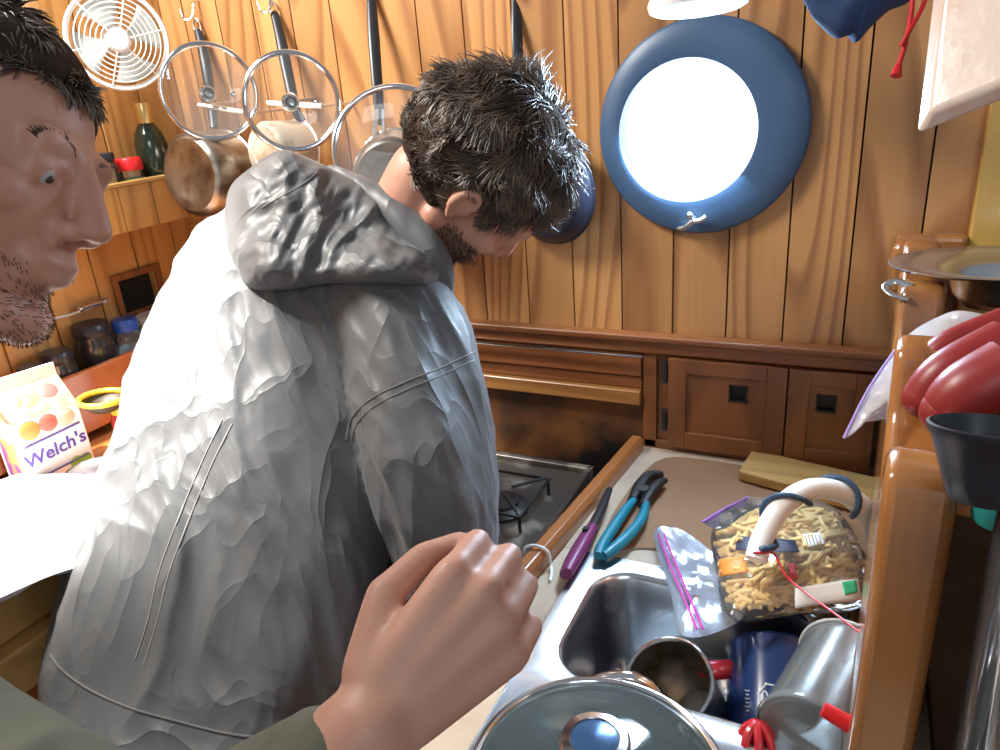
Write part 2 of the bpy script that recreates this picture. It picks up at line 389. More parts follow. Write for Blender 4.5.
for a, b in (((XL, HOLE[1], HOLE[2] - .012), (XL + .006, HOLE[1] + .014, HOLE[3] + .012)), ((XL, HOLE[0] - .012, HOLE[2] - .012), (XL + .006, HOLE[0], HOLE[3] + .012)), ((XL, HOLE[0], HOLE[3]), (XL + .006, HOLE[1], HOLE[3] + .012)), ((XL, HOLE[0], HOLE[2] - .012), (XL + .006, HOLE[1], HOLE[2]))): mb.box(a, b)
struct(mb.build('trim_2', W_V, smooth=False, bevel=.001))
# floor
mb = MB()
for i in range(24): mb.cur = i * .7; mb.box((-1.4 + i * .09, -2.6, -.03), (-1.4 + i * .09 + .088, .02, 0))
struct(mb.build('floor', W_Y, smooth=False))
# ledge along the hull
mb = MB(); z1 = 1.114
mb.box((XL, -.028, z1 - .012), (.13, -.0005, z1)); mb.box((XL, -.019, z1 - .034), (.13, -.0005, z1 - .012))
struct(mb.build('trim_1', W_H, smooth=False, bevel=.004))
# pale pilaster at right
mb = MB(); mb.box((.128, -.020, 1.10), (.34, -.0005, 2.05)); struct(mb.build('trim_3', wood('yellow_board', (.80, .50, .13), (.62, .34, .08), axis=2, rings=4), smooth=False, bevel=.003))

# galley cupboards under the ledge
XS = on(644, 400, 1, -.01).x
mb = MB(); mb.box((XS, -.012, ZC), (XS + .022, -.0005, z1 - .034)); mb.box((XS, -.012, ZC), (.13, -.0005, .920)); mb.box((XS + .022, -.006, .920), (.13, -.0005, z1 - .034))
struct(mb.build('trim_4', W_V, smooth=False, bevel=.0015))
def cupdoor(xa, xb, za, zb, px, lab):
    root = thing('cupboard_door', lab, 'cupboard door', ((xa + xb) / 2, -.006, za), 'cupboard doors under the ledge')
    root['kind'] = 'structure'; del root['group']
    mb = MB(); s = .030; y0, y1 = -.024, -.0065; g = .014
    mb.box((xa, y0, za), (xa + s, y1, zb)); mb.box((xb - s, y0, za), (xb, y1, zb)); mb.box((xa + s, y0, za), (xb - s, y1, za + s)); mb.box((xa + s, y0, zb - s * .8), (xb - s, y1, zb))
    mb.build('door_frame', W_V, root, False, .0015)
    c = on(px[0], px[1], 1, -.02); h = .0145
    mb = MB(); y0 = -.019; X0, X1, Z0, Z1 = xa + s, xb - s, za + s, zb - s * .8
    for a, b in (((X0, y0, Z0), (c.x - h, y1, Z1)), ((c.x + h, y0, Z0), (X1, y1, Z1)), ((c.x - h, y0, Z0), (c.x + h, y1, c.z - h)), ((c.x - h, y0, c.z + h), (c.x + h, y1, Z1))): mb.box(a, b)
    mb.build('door_panel', W_V, root, False)
    mb = MB(); q = .003
    for a, b in (((c.x - h, -.021, c.z - h), (c.x - h + q, -.008, c.z + h)), ((c.x + h - q, -.021, c.z - h), (c.x + h, -.008, c.z + h)), ((c.x - h, -.021, c.z - h), (c.x + h, -.008, c.z - h + q)), ((c.x - h, -.021, c.z + h - q), (c.x + h, -.008, c.z + h))): mb.box(a, b)
    mb.box((c.x - h, -.009, c.z - h), (c.x + h, -.0078, c.z + h))
    mb.build('finger_pull', BLACKM, root, False)
    return root
_xa = on(668, 390, 1, -.02).x; _xm = on(787, 400, 1, -.02).x; _zb = on(785, 461, 1, -.02).z; _xr = .046
d1 = cupdoor(_xa, _xm - .0012, _zb, 1.077, (738, 394), 'left cupboard door with square finger pull, beside the stove opening')
d2 = cupdoor(_xm + .0012, _xr, _zb, 1.077, (826, 404), 'right cupboard door with square finger pull, beside the dish rack')
for zz in (1.052, .965):
    mb = MB(); mb.box((_xa - .010, -.020, zz - .017), (_xa - .0005, -.0125, zz + .017)); mb.tube([(_xa - .004, -.024, zz - .018), (_xa - .004, -.024, zz + .018)], .0035, 8)
    mb.build('hinge', BLACKM, d1, True, angle=30)

# stove recess behind the cooker
XA = -.95
rc = MB(); rc.box((XA, .002, .80), (XS, .017, 1.08)); o = rc.build('wall_recess', mat('scorched_board', (.20, .075, .022), .55, var=(7, (.012, .010, .009), .42, .62)), smooth=False); struct(o)
dr = thing('galley_drawer', 'long wooden drawer front with recessed pull above the stove', 'drawer', (-.6, -.01, 1.04))
MB().box((XA, -.014, 1.036), (XS - .004, .0015, 1.077)).build('drawer_front', W_H, dr, False, .002)
c = on(540, 340, 1, -.014); mb = MB(); mb.box((c.x - .019, -.017, c.z - .009), (c.x - .015, -.0141, c.z + .009)); mb.box((c.x + .015, -.017, c.z - .009), (c.x + .019, -.0141, c.z + .009)); mb.box((c.x - .019, -.017, c.z - .009), (c.x + .019, -.0141, c.z - .005)); mb.box((c.x - .019, -.0155, c.z - .005), (c.x + .019, -.0141, c.z + .009))
mb.build('finger_pull', BLACKM, dr, False)
tag(MB().box((XA, -.009, 1.012), (XS - .004, .0015, 1.034)).build('wooden_rail', W_H, None, False, .002), 'narrow brown rail directly below the long drawer front', 'rail')
tag(MB()  .box((XA, -.020, .984), (XS - .004, .0015, 1.0105)).build('wooden_rail', wood('rail_lit_tone', (.46, .22, .06), (.24, .09, .025), axis=0, rings=4), None, False, .003), 'rail coloured sunlit gold lowest above the scorched stove back', 'rail')  # lit look of this rail is put into its wood colour
tag(MB().tube([(XA, -.030, 1.0785), (XS + .004, -.030, 1.0785)], .0022, 8).build('metal_strip', CHROME), 'thin bright metal rod under the ledge above the drawer', 'rod')

# ------------------------------------------------------------------ worktop, sink
RX = -.345
SX0, SX1, SY0, SY1 = -.300, .028, -.345, -.86
mb = MB()
for a, b in (((RX + .012, -.36 + .02, .885), (.128, -.013, ZC)), ((SX1 - .005, -.90, .885), (.16, -.34, ZC)), ((SX0 + .01, -.90, .885), (SX1 - .005, SY1 + .01, ZC))): mb.box(a, b)
mb.prism([(-.3895, -.90, .885), (SX0 + .01, -.90, .885), (SX0 + .01, -.3405, .885), (-.3335, -.3405, .885)], (0, 0, ZC - .885))
mb.box((RX + .012, -.0132, .885), (XS - .0005, .0015, ZC))
tag(mb.build('worktop', CREAM, None, False, .001), 'cream laminate worktop around the steel sink', 'worktop')
mb = MB(); mb.box((RX, -.895, .05), (RX + .016, -.02, .884)); mb.box((RX + .017, -.895, .05), (.15, -.88, .884))
tag(mb.build('sink_cabinet', W_V, None, False), 'wooden cabinet carrying the sink worktop', 'cabinet')
def rrect(x0, x1, y0, y1, r, n=8):
    P = []
    for cx, cy, a0 in ((x1 - r, y1 - r, 0), (x0 + r, y1 - r, 90), (x0 + r, y0 + r, 180), (x1 - r, y0 + r, 270)):
        for k in range(n + 1):
            a = math.radians(a0 + 90 * k / n); P.append((cx + r * math.cos(a), cy + r * math.sin(a)))
    return P
def basin(mb, cell, hole, zt, depth):
    X0, X1, Y0, Y1 = cell; x0, x1, y0, y1 = hole; r = .05
    H = rrect(x0, x1, y0, y1, r); cx, cy = (x0 + x1) / 2, (y0 + y1) / 2
    Cc = []
    for i, (x, y) in enumerate(H):
        q = i // 9; k = i % 9
        c = [(X1, Y1), (X0, Y1), (X0, Y0), (X1, Y0)][q]
        if q == 0: p = (X1, y if k < 4 else Y1) if k < 4 else ((X1, Y1) if k == 4 else (x, Y1))
        elif q == 1: p = (x, Y1) if k < 4 else ((X0, Y1) if k == 4 else (X0, y))
        elif q == 2: p = (X0, y) if k < 4 else ((X0, Y0) if k == 4 else (x, Y0))
        else: p = (x, Y0) if k < 4 else ((X1, Y0) if k == 4 else (X1, y))
        Cc.append(p)
    rings = [[V((x, y, zt)) for x, y in Cc], [V((x, y, zt)) for x, y in H]]
    for ins, dz in ((.003, .002), (.006, .008), (.010, .06), (.014, depth - .03), (.022, depth - .010), (.04, depth)):
        rings.append([V((x, y, zt - dz)) for x, y in rrect(x0 + ins, x1 - ins, y0 + ins, y1 - ins, max(r - ins * .3, .02))])
    n = len(H); vs = [p for R in rings for p in R]; fs = [(i * n + k, i * n + (k + 1) % n, (i + 1) * n + (k + 1) % n, (i + 1) * n + k) for i in range(len(rings) - 1) for k in range(n)]
    fs.append(tuple((len(rings) - 1) * n + k for k in range(n)))
    mb.add(vs, fs)
sk = thing('kitchen_sink', 'stainless steel double sink set in the worktop', 'sink', ((SX0 + SX1) / 2, -.6, .75))
ymid = -.585
mb = MB(); basin(mb, (SX0, SX1, ymid, SY0), (-.272, .015, -.567, -.368), .909, .15); mb.build('basin', STEEL, sk, True, angle=50)
mb = MB(); basin(mb, (SX0, SX1, SY1, ymid), (-.272, .015, -.835, -.603), .909, .15); mb.build('basin', STEEL, sk, True, angle=50)
mb = MB(); mb.tube([(SX0, SY0, .907), (SX1, SY0, .907), (SX1, SY1, .907), (SX0, SY1, .907)], .0028, 8, closed=True); mb.build('sink_edge', STEEL, sk)
for yy in (-.467, -.72): MB().lathe([(.0001, .7598), (.018, .7598), (.022, .7612), (.026, .7602)], Matrix.Translation((-.128, yy, 0)), 24).build('drain', CHROME, sk)

# fiddle rail between stove and worktop
fr_ = MB(); q = -.044
fr_.prism([(-.372 + q, -.90, .80), (-.3465 + q, -.90, .80), (-.3465 + q, -.90, .925), (-.352 + q, -.90, .932), (-.366 + q, -.90, .932), (-.372 + q, -.90, .925)], (.087, .872, 0))
tag(fr_.build('fiddle_rail', W_Y, None, False, .002), 'varnished wooden fiddle rail between stove and sink worktop', 'rail')
# white cord looped round the rail
P = catmull([(-.369, -.395, .88), (-.370, -.395, .925), (-.361, -.393, .936), (-.346, -.391, .936), (-.336, -.390, .928), (-.333, -.392, .911), (-.327, -.405, .909), (-.323, -.42, .908)], 5)
tag(MB().tube(P, .0021, 8).build('cord', WHITE), 'short white cord looped over the fiddle rail', 'cord')

# ------------------------------------------------------------------ stove
st = thing('gas_stove', 'grimy two burner gas stove with black wire pan supports', 'stove', (-.57, -.2, .72))
ZS = .862; X0, X1, Y0, Y1 = -.80, -.395, -.385, -.035
GR = mat('greasy_enamel', (.10, .085, .07), .3, .3, var=(14, (.45, .40, .33), .52, .68))
mb = MB(); mb.box((X0, Y0, .70), (X1, Y1, ZS - .012)); mb.box((X0, Y0, ZS - .012), (X0 + .012, Y1, ZS)); mb.box((X1 - .012, Y0, ZS - .012), (X1, Y1, ZS)); mb.box((X0, Y0, ZS - .012), (X1, Y0 + .012, ZS)); mb.box((X0, Y1 - .012, ZS - .012), (X1, Y1, ZS))
mb.build('stove_body', GR, st, False, .003)
MB().box((X0 + .01, Y0 - .004, .75), (X1 - .01, Y0 - .0005, ZS - .018)).build('front_panel', BLACKM, st, False, .002)
for x in (-.72, -.64, -.56, -.47):
    M = frame((x, Y0 - .004, .815), (0, -1, 0)); kn = MB().lathe([(.0001, .026), (.015, .026), (.017, .022), (.019, .004), (.021, 0)], M, 24).build('knob', BLACK, st)
    MB().box((x - .002, Y0 - .033, .803), (x + .002, Y0 - .0295, .828)).build('grip', BLACK, kn, False)
for cx in (-.70, -.50):
    M = Matrix.Translation((cx, -.20, ZS - .012))
    bu = MB().lathe([(.045, 0), (.045, .006), (.036, .012), (.030, .013), (.029, .018), (.0001, .019)], M, 30).build('burner', BLACKM, st)
    mb = MB()
    for k in range(4):
        a = math.pi / 4 + k * math.pi / 2; d = V((math.cos(a), math.sin(a), 0))
        mb.tube([V((cx, -.20, ZS - .008)) + d * .085, V((cx, -.20, ZS + .022)) + d * .085, V((cx, -.20, ZS + .026)) + d * .078, V((cx, -.20, ZS + .026)) + d * .02], .003, 8)
    s = .062; mb.tube([(cx - s, -.2 - s, ZS + .022), (cx + s, -.2 - s, ZS + .022), (cx + s, -.2 + s, ZS + .022), (cx - s, -.2 + s, ZS + .022)], .003, 8, closed=True)
    mb.build('pan_support', BLACKM, st)
mb = MB(); mb.tube([(X0 + .02, Y0 + .02, ZS + .022), (X1 - .02, Y0 + .02, ZS + .022)], .0035, 8); mb.tube([(X0 + .02, Y0 + .045, ZS + .01), (X1 - .02, Y0 + .045, ZS + .01)], .003, 8); mb.build('guard_rail', STEEL_D, st)

# ------------------------------------------------------------------ porthole
ph = thing('window_1', 'round porthole with wide flange coloured flare blue and blazing daylight', 'porthole', PC)
ph['kind'] = 'structure'
M = frame(PC, (0, -1, 0), (1, 0, 0))     # local z points into the cabin; the deadlight is offset a little
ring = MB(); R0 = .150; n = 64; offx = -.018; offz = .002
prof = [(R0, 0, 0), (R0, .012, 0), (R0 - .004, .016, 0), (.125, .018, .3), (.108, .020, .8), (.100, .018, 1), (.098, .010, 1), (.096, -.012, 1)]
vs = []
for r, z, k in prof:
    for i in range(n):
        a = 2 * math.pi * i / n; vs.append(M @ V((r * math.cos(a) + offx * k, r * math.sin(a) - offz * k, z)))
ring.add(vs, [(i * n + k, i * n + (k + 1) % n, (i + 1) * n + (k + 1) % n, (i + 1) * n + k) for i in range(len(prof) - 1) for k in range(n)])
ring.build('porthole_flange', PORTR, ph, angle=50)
MB().lathe([(.0001, 0), (.0975, 0)], frame(PC + V((offx, .006, -offz)), (0, -1, 0)), 48).build('window_pane', emis('daylight_pane', (.80, .91, 1.0), 9), ph)
# dog (latch) at the bottom
c = on(694, 220, 1, -.02); l = MB(); l.tube(catmull([c + V((-.022, -.004, -.012)), c + V((-.012, -.010, -.010)), c + V((0, -.012, 0)), c + V((.010, -.010, .001)), c + V((.018, -.006, .006))], 4), .0035, 8)
l.tube([c + V((0, -.012, 0)), c + V((0, .012, .006))], .005, 8); l.ball(c + V((-.004, -.012, .009)), .005); l.build('latch', STEEL, ph)

# ------------------------------------------------------------------ left side: shelves, counter
sh = thing('spice_shelf', 'small planked spice shelf high on the left bulkhead', 'shelf', (XL + .05, -.25, 1.325))
mb = MB(); y = -.062; k = 0
while y > -.60: 
    mb.cur = k * .9 + 2; k += 1; mb.box((XL + .085, y - .068, 1.322), (XL + .10, y - .001, 1.397)); y -= .069
mb.build('shelf_front', W_WALLX, sh, False, .001)
MB().box((XL + .083, -.615, 1.3975), (XL + .102, -.060, 1.404)).build('edge_strip', W_PALE, sh, False, .001)
MB().box((XL + .001, -.61, 1.366), (XL + .084, -.062, 1.372)).build('shelf_board', W_Y, sh, False)
jt = thing('jar_shelf', 'low shelf with a reddish varnished front holding food jars', 'shelf', (XL + .05, -.4, 1.0))
MB().box((XL + .087, -.75, 1.015), (XL + .10, -.16, 1.118)).build('shelf_front', W_RED, jt, False, .002)
MB().box((XL + .001, -.75, 1.045), (XL + .086, -.02, 1.053)).build('shelf_board', W_RED, jt, False)
lc = thing('side_counter', 'wooden side counter at the left with stepped varnished edge', 'counter', (-1.05, -.6, .0))
XE = -.868
mb = MB(); mb.box((XL + .001, -1.5, .985), (XE - .0005, -.012, .9995)); mb.build('counter_top', W_Y, lc, False)
mb = MB(); mb.box((XE, -1.5, .955), (XE + .018, -.012, 1.022)); mb.build('edge_rail', W_PALE, lc, False, .004)  # paler wood stands in for light falling on the edge
mb = MB(); mb.box((XE + .001, -1.5, .895), (XE + .040, -.012, .953)); mb.build('lower_ledge', W_PALE, lc, False, .004)
mb = MB(); mb.box((XL + .001, -1.5, .01), (XE - .002, -.5, .984)); mb.build('carcass', W_V, lc, False)
mb = MB(); mb.box((XE, -1.5, .86), (XE + .026, -.5, .894)); mb.build('drawer_front', W_RED, lc, False, .002)

# ---- jars
def jar(name, lab, cat, c, r, h, body, lid, lidh=.015, lidr=None, label=None, neck=None, fill=None, group=None):
    root = thing(name, lab, cat, c, group); M = Matrix.Translation(c); lr = lidr or r * .9; t = h - lidh
    nk = neck or lr * .97
    MB().lathe([(.0001, .0005), (r * .9, .0005), (r, .004), (r, t * .78), (r * .97, t * .86), (nk, t * .97), (nk, t)], M, 28).build('glass_body', body, root)
    if fill: MB().lathe([(.0001, .003), (r * .9, .003), (r * .93, .006), (r * .93, t * fill[0]), (.0001, t * fill[0])], M, 24).build('contents', fill[1], root)
    MB().lathe([(lr, t), (lr * 1.02, t + .002), (lr * 1.02, h - .003), (lr * .94, h), (.0001, h)], M, 28).build('lid', lid, root)
    if label: MB().lathe([(r * 1.006, t * label[1]), (r * 1.012, t * label[1]), (r * 1.012, t * label[2]), (r * 1.006, t * label[2])], M, 28).build('paper_label', label[0], root)
    return root
TOW = (CAM - V((-1.2, -.3, 1.2))); TOW.z = 0; TOW.normalize()
def ontext(root, c, r, z, s, size, m_, shear=0):
    t = TOW; x = V((-t.y, t.x, 0)); text('lettering', s, c + t * (r * 1.03 + .0008) + V((0, 0, z)), x, (0, 0, 1), size, m_, root, shear)
SPICE = mat('brown_spice', (.10, .055, .03), .7); GREENL = mat('green_label', (.10, .26, .06), .5); PAPER = mat('paper_white', (.78, .77, .73), .6)
REDL = mat('red_label', (.50, .03, .03), .5); DKJ = mat('dark_jar', (.03, .03, .03), .2, coat=.5); BOT = mat('dark_green_bottle', (.012, .022, .012), .12, coat=.5); GOLD = mat('gold_foil', (.75, .55, .22), .3, .8); JARW = mat('cream_contents', (.72, .68, .60), .5)
c = on(107, 183, 0, XL + .045); c.z = 1.3725
jar('spice_jar', 'clear spice jar with black lid on the upper shelf', 'jar', c, .024, .080, GLASS, BLACK, .016, fill=(.35, JARW))
c = on(134, 183, 0, XL + .048); c.z = 1.3725
jar('spice_jar', 'small spice jar with bright red lid on the upper shelf', 'jar', c, .021, .066, GLASS, REDCAP, .021, lidr=.022, fill=(.7, SPICE), label=(GREENL, .3, .7))
c = on(160, 182, 0, XL + .048); c.z = 1.3725
b = thing('oil_bottle', 'dark green bottle with gold foil neck beside the hanging pot', 'bottle', c); M = Matrix.Translation(c)
MB().lathe([(.0001, .0005), (.027, .0005), (.029, .004), (.029, .085), (.024, .105), (.013, .122), (.012, .135)], M, 28).build('glass_body', BOT, b)
MB().lathe([(.0128, .118), (.0135, .12), (.0135, .150), (.012, .156), (.0001, .156)], M, 24).build('foil_neck', GOLD, b)
c = on(38, 384, 0, XL + .05); c.z = 1.0535
j = jar('food_jar', 'leftmost jar on the low shelf with red label', 'jar', c, .026, .090, DKJ, BLACK, .016, label=(REDL, .15, .85))
c = on(62, 374, 0, XL + .048); c.z = 1.0535
j = jar('food_jar', 'black lidded jar with green leaf label on the low shelf', 'jar', c, .028, .100, DKJ, BLACK, .020, label=(GREENL, .25, .55))
c = on(74, 352, 0, XL + .03); c.z = 1.0535
c = V((XL + .031, c.y + .075, c.z))
j = jar('food_jar', 'wide black lidded jar behind the green leaf one', 'jar', V((XL + .036, -.345, 1.0535)), .033, .122, DKJ, BLACK, .022)
c = V((XL + .046, -.285, 1.0535))
j = jar('sauce_jar', 'clear jar with blue lid and white label on the low shelf', 'jar', c, .029, .112, GLASS, BLUECAP, .022, lidr=.022, fill=(.5, JARW), label=(PAPER, .22, .62))
c2 = V((XL + .045, -.215, 1.0535))
j = jar('tea_tub', 'white lidded tub with blue lettered label on the low shelf', 'jar', c2, .036, .100, mat('tub_green', (.35, .42, .30), .5), WHITE, .012, lidr=.037, label=(PAPER, .30, .85))
TXB = mat('blue_ink', (.03, .10, .45), .5)
ontext(j, c2, .036, .062, 'IN·FUSI', .014, TXB)
c3 = V((XL + .036, -.135, 1.0535)); bx = thing('tea_box', 'small dark box with green lettering at the shelf end', 'box', c3)
MB().box(c3 + V((-.03, -.032, 0)), c3 + V((.03, .032, .085))).build('carton', mat('dark_carton', (.04, .05, .06), .5), bx, False, .001)
MB().box(c3 + V((.0301, -.028, .045)), c3 + V((.0308, .028, .066))).build('printed_panel', GREENL, bx, False)
# line with clip on the bulkhead
a = on(40, 322, 0, XL + .02); b_ = on(108, 300, 0, XL + .012)
ln = thing('clothes_line', 'thin pale cord with a clip tied to the left bulkhead', 'cord', b_)
MB().tube(catmull([a, a.lerp(b_, .5) + V((0, 0, -.004)), b_], 6), .0022, 8).build('line', WHITE, ln)
mb = MB(); mb.tube([b_.lerp(a, .1), b_.lerp(a, .42)], .0045, 8); mb.tube([b_ + V((-.012, 0, 0)), b_ + V((.004, 0, 0))], .004, 8); mb.ball(b_.lerp(a, .42), .006); mb.build('clip', STEEL, ln)

# carton of juice
cc = V((-1.09, -.552, ZL)); ang = math.radians(78)
ct = thing('juice_carton', 'white gable top juice carton printed with fruit and purple lettering', 'carton', cc)
e1 = V((math.cos(ang), math.sin(ang), 0)); e2 = V((-math.sin(ang), math.cos(ang), 0)); s = .046; hb = .118; hg = .158
mb = MB()
def cp(a, b, z): return cc + e1 * a * s + e2 * b * s + V((0, 0, z))
mb.hexa([cp(-1, -1, .001), cp(1, -1, .001), cp(1, 1, .001), cp(-1, 1, .001)], (0, 0, hb - .001)); mb.build('carton_body', WHITE, ct, False, .001)
mb = MB(); A, B, C_, D = cp(-1, -1, hb), cp(1, -1, hb), cp(1, 1, hb), cp(-1, 1, hb); r1, r2 = cp(-1, 0, hg), cp(1, 0, hg); mb.add([A, B, C_, D, r1, r2], [(0, 1, 5, 4), (2, 3, 4, 5), (1, 2, 5), (3, 0, 4), (0, 3, 2, 1)]); gab = mb.build('gable_top', mat('carton_pink', (.65, .10, .06), .5, var=(30, (.75, .35, .18), .4, .65)), ct, False)
mb = MB(); mb.hexa([cp(-1, -.05, hg - .003), cp(1, -.05, hg - .003), cp(1, .05, hg - .003), cp(-1, .05, hg - .003)], (0, 0, .020)); mb.build('sealed_ridge', WHITE, ct, False)
fn = -e2                                        # face towards the camera
INK = mat('purple_ink', (.10, .05, .28), .5)
fo = cc - e2 * (s + .0008)
text('lettering', "Welch's", fo + V((0, 0, .061)) - e1 * .002, e1 + V((0, 0, .12)), (0, 0, 1), .0275, INK, ct, .15, bold=.0006)
for q, (z_, m_) in enumerate(((.032, INK), (.084, INK))):
    MB().box((-.040, -.0012, -.0012), (.040, 0, .0012), Matrix.Translation(fo + V((0, 0, z_))) @ Matrix((e1 + V((0, 0, .10)), e2, V((0, 0, 1)))).transposed().to_4x4()).build('ink_line', m_, ct, False)
fr_c = [(-.026, .102, .014, (.75, .25, .05)), (.000, .104, .013, (.80, .12, .08)), (.024, .103, .013, (.85, .45, .30)), (.022, .028, .011, (.20, .42, .05)), (.034, .030, .009, (.22, .46, .06))]
for i, (x, z, r, col) in enumerate(fr_c):
    MB().lathe([(.0001, .0012), (r * .8, .001), (r, 0)], frame(fo + e1 * x + V((0, 0, z)), fn), 20).build('printed_fruit', mat('print_%d' % i, col, .5), ct)
gd = (cp(0, -1, hb) - cp(0, 0, hg)).normalized(); gn = e1.cross(gd); gn = gn if gn.z > 0 else -gn; gc = (A + B + r1 + r2) / 4
for i, (x, y_, r, col) in enumerate(((-.008, .004, .010, (.25, .50, .06)), (-.022, -.004, .009, (.30, .52, .08)), (.022, -.006, .013, (.62, .06, .05)), (.0, .016, .012, (.85, .50, .10)))):
    MB().lathe([(.0001, .001), (r * .85, .001), (r, .0003)], frame(gc + e1 * x + gd * y_, gn), 18).build('printed_fruit', mat('printg_%d' % i, col, .5), ct)
# second panel (left face)
MB().box((-.0012, -.030, .02), (0, .030, .085), Matrix.Translation(cc - e1 * s) @ Matrix((e1, e2, V((0, 0, 1)))).transposed().to_4x4()).build('printed_panel', mat('printp', (.75, .30, .12), .5, var=(40, (.25, .08, .30), .5, .6)), ct, False)

# white plastic sheet and tin on the counter
P = [on(x, y, 2, ZL + .038) for x, y in ((-60, 500), (-10, 482), (50, 474), (105, 478), (135, 500), (150, 540), (110, 560), (60, 572), (0, 598), (-60, 625))]
mb = MB(); mb.pillow(P, (0, 0, 1), .034, rings=16, wr=.022, seed=3, fr=26)
tag(mb.build('plastic_bag', mat('white_bag', (.86, .87, .90), .35, bump=(40, .5, .004)), angle=80), 'crumpled white plastic bag on the left counter below the carton', 'bag')
c = on(92, 468, 2, ZL + .04); cn = thing('tin_can', 'round tin with ring lid behind the white plastic bag', 'tin', (c.x, c.y, ZL)); M = Matrix.Translation((c.x, c.y, ZL))
MB().lathe([(.0001, .0006), (.036, .0006), (.036, .036), (.038, .039), (.036, .040)], M, 32).build('can_body', STEEL, cn); MB().lathe([(.0355, .038), (.030, .035), (.014, .034), (.012, .036), (.0001, .036)], M, 32).build('can_lid', STEEL, cn)
# yellow-lid jars and the yellow-rimmed strainer
for i, (x, y, t, r, lab) in enumerate(((146, 375, 1.24, .026, 'yellow capped squeeze bottle further back beside the jacket'), (128, 405, 1.16, .030, 'red bottle with yellow cap in front beside the jacket'))):
    c = at(x, y, t); c.z = ZL + .0005; ph_ = at(x, y - 10, t).z - ZL; b = thing('sauce_bottle', lab, 'bottle', c); M = Matrix.Translation(c)
    MB().lathe([(.0001, 0), (r, 0), (r, ph_ - .035), (r * .8, ph_ - .018), (r * .7, ph_ - .012)], M, 28).build('bottle_body', (REDL if i else WHITE), b); MB().lathe([(r * .88, ph_ - .022), (r * .9, ph_ - .004), (r * .8, ph_), (.0001, ph_)], M, 28).build('cap', YEL, b)
c = at(103, 398, 1.12); n_ = (UP * .95 + BK * .35).normalized(); M = frame(c, n_, RT)
sv = thing('strainer', 'yellow rimmed hand strainer lying beside the juice carton', 'strainer', c)
mb = MB(); mb.lathe([(.0335 + .004 * math.cos(a), .004 * math.sin(a)) for a in [2 * math.pi * i / 10 for i in range(11)]], M, 32); mb.tube([M @ V((.034, 0, 0)), M @ V((.055, .004, 0)), M @ V((.085, .006, .002))], [.004, .0045, .006], 8); mb.build('frame', YEL, sv)
MB().lathe([(.033, 0), (.030, -.008), (.020, -.018), (.0001, -.022)], M, 24).build('mesh_bowl', mat('dark_mesh', (.06, .05, .03), .5, .4), sv)

# ------------------------------------------------------------------ fan
fc = at(118, 40, 1.24); fn_ = (CAM - fc).normalized(); fn_ = (fn_ + V((.12, 0, -.03))).normalized(); M = frame(fc, fn_, RT)
fan = thing('fan', 'round white cabin fan with slotted grille on the left wall', 'fan', fc)
R = .077; rg = MB()
rg.lathe([(R - .004, .006), (R, .008), (R + .003, .002), (R + .003, -.020), (R - .004, -.022), (R - .005, .0), (R - .004, .006)], M, 56); rg.build('rim', WHITE, fan)
mb = MB()
for i in range(6):
    r = .026 + i * .0078; z = .012 * (1 - (r / R) ** 2) + .006
    mb.lathe([(r - .0011, z), (r, z + .0014), (r + .0011, z), (r, z - .0014), (r - .0011, z)], M, 48)
for k in range(6):
    a = math.radians(12 + 60 * k); P = [M @ V((q * math.cos(a), q * math.sin(a), .012 * (1 - (q / R) ** 2) + .006)) for q in (.018, .035, .055, .074)]
    mb.tube(P, .0013, 6)
mb.build('grille', WHITE, fan)
MB().lathe([(.0001, .023), (.014, .022), (.018, .018), (.019, .012), (.019, .004), (.0001, .004)], M, 32).build('centre_cap', WHITE, fan)
for k in range(4):
    a0 = math.radians(20 + 90 * k); mb = MB(); vs = []; g = 6
    for i in range(g + 1):
        for j in range(g + 1):
            r = .016 + .052 * i / g; a = a0 + (j / g - .5) * (.55 + .35 * i / g) * 1.3
            vs.append(M @ V((r * math.cos(a), r * math.sin(a), -.008 + .010 * (j / g - .5))))
    n = g + 1; fs = [(i * n + j, (i + 1) * n + j, (i + 1) * n + j + 1, i * n + j + 1) for i in range(g) for j in range(g)]
    mb.add(vs, fs); ob = mb.build('fan_blade', mat('blade_%d' % k, (.62, .66, .64), .35), fan); so = ob.modifiers.new('s', 'SOLIDIFY'); so.thickness = .0015
MB().lathe([(.0001, -.045), (.022, -.045), (.024, -.030), (.018, -.004), (.0001, -.004)], M, 28).build('motor', WHITE, fan)
wp = V((XL + .001, fc.y + .03, fc.z - .01)); MB().tube([M @ V((0, 0, -.045)), wp], [.008, .008], 10).build('bracket', WHITE, fan)

# ------------------------------------------------------------------ pots and lids on the wall
def saucepan(lab, base, rim, r, hp, hm, group, handle_flat=.55, hr=(.007, .010, .009, .007), base_mat=None, name='saucepan'):
    root = thing(name, lab, 'pan', base, group); ax = (rim - base); L = ax.length; M = frame(base, ax)
    MB().lathe([(r * .93, .0), (r, .006), (r, L - .002), (r + .003, L), (r - .0005, L - .001), (r - .002, .008), (.0001, .006)], M, 44).build('pan_body', STEEL_D if base_mat is None else base_mat, root)
    MB().lathe([(.0001, -.004), (r * .55, -.004), (r * .57, -.005), (r * .86, -.0045), (r * .93, .001)], M, 44).build('pan_base', base_mat or STEEL_D, root)
    P = catmull(hp, 6)
    MB().tube(P, list(hr), 12, flat=handle_flat).build('handle', hm, root)
    t0 = (P[0] - P[2]).normalized(); q0 = P[0] - t0 * .006; sd = t0.cross(BK).normalized()
    MB().tube(catmull([q0 - sd * .004, q0 - sd * .006 + t0 * .016, q0 + t0 * .030, q0 + sd * .006 + t0 * .016, q0 + sd * .004], 5), .0018, 8).build('hanging_loop', CHROME, root)
    return root
GH = 'saucepans hanging on the back wall'
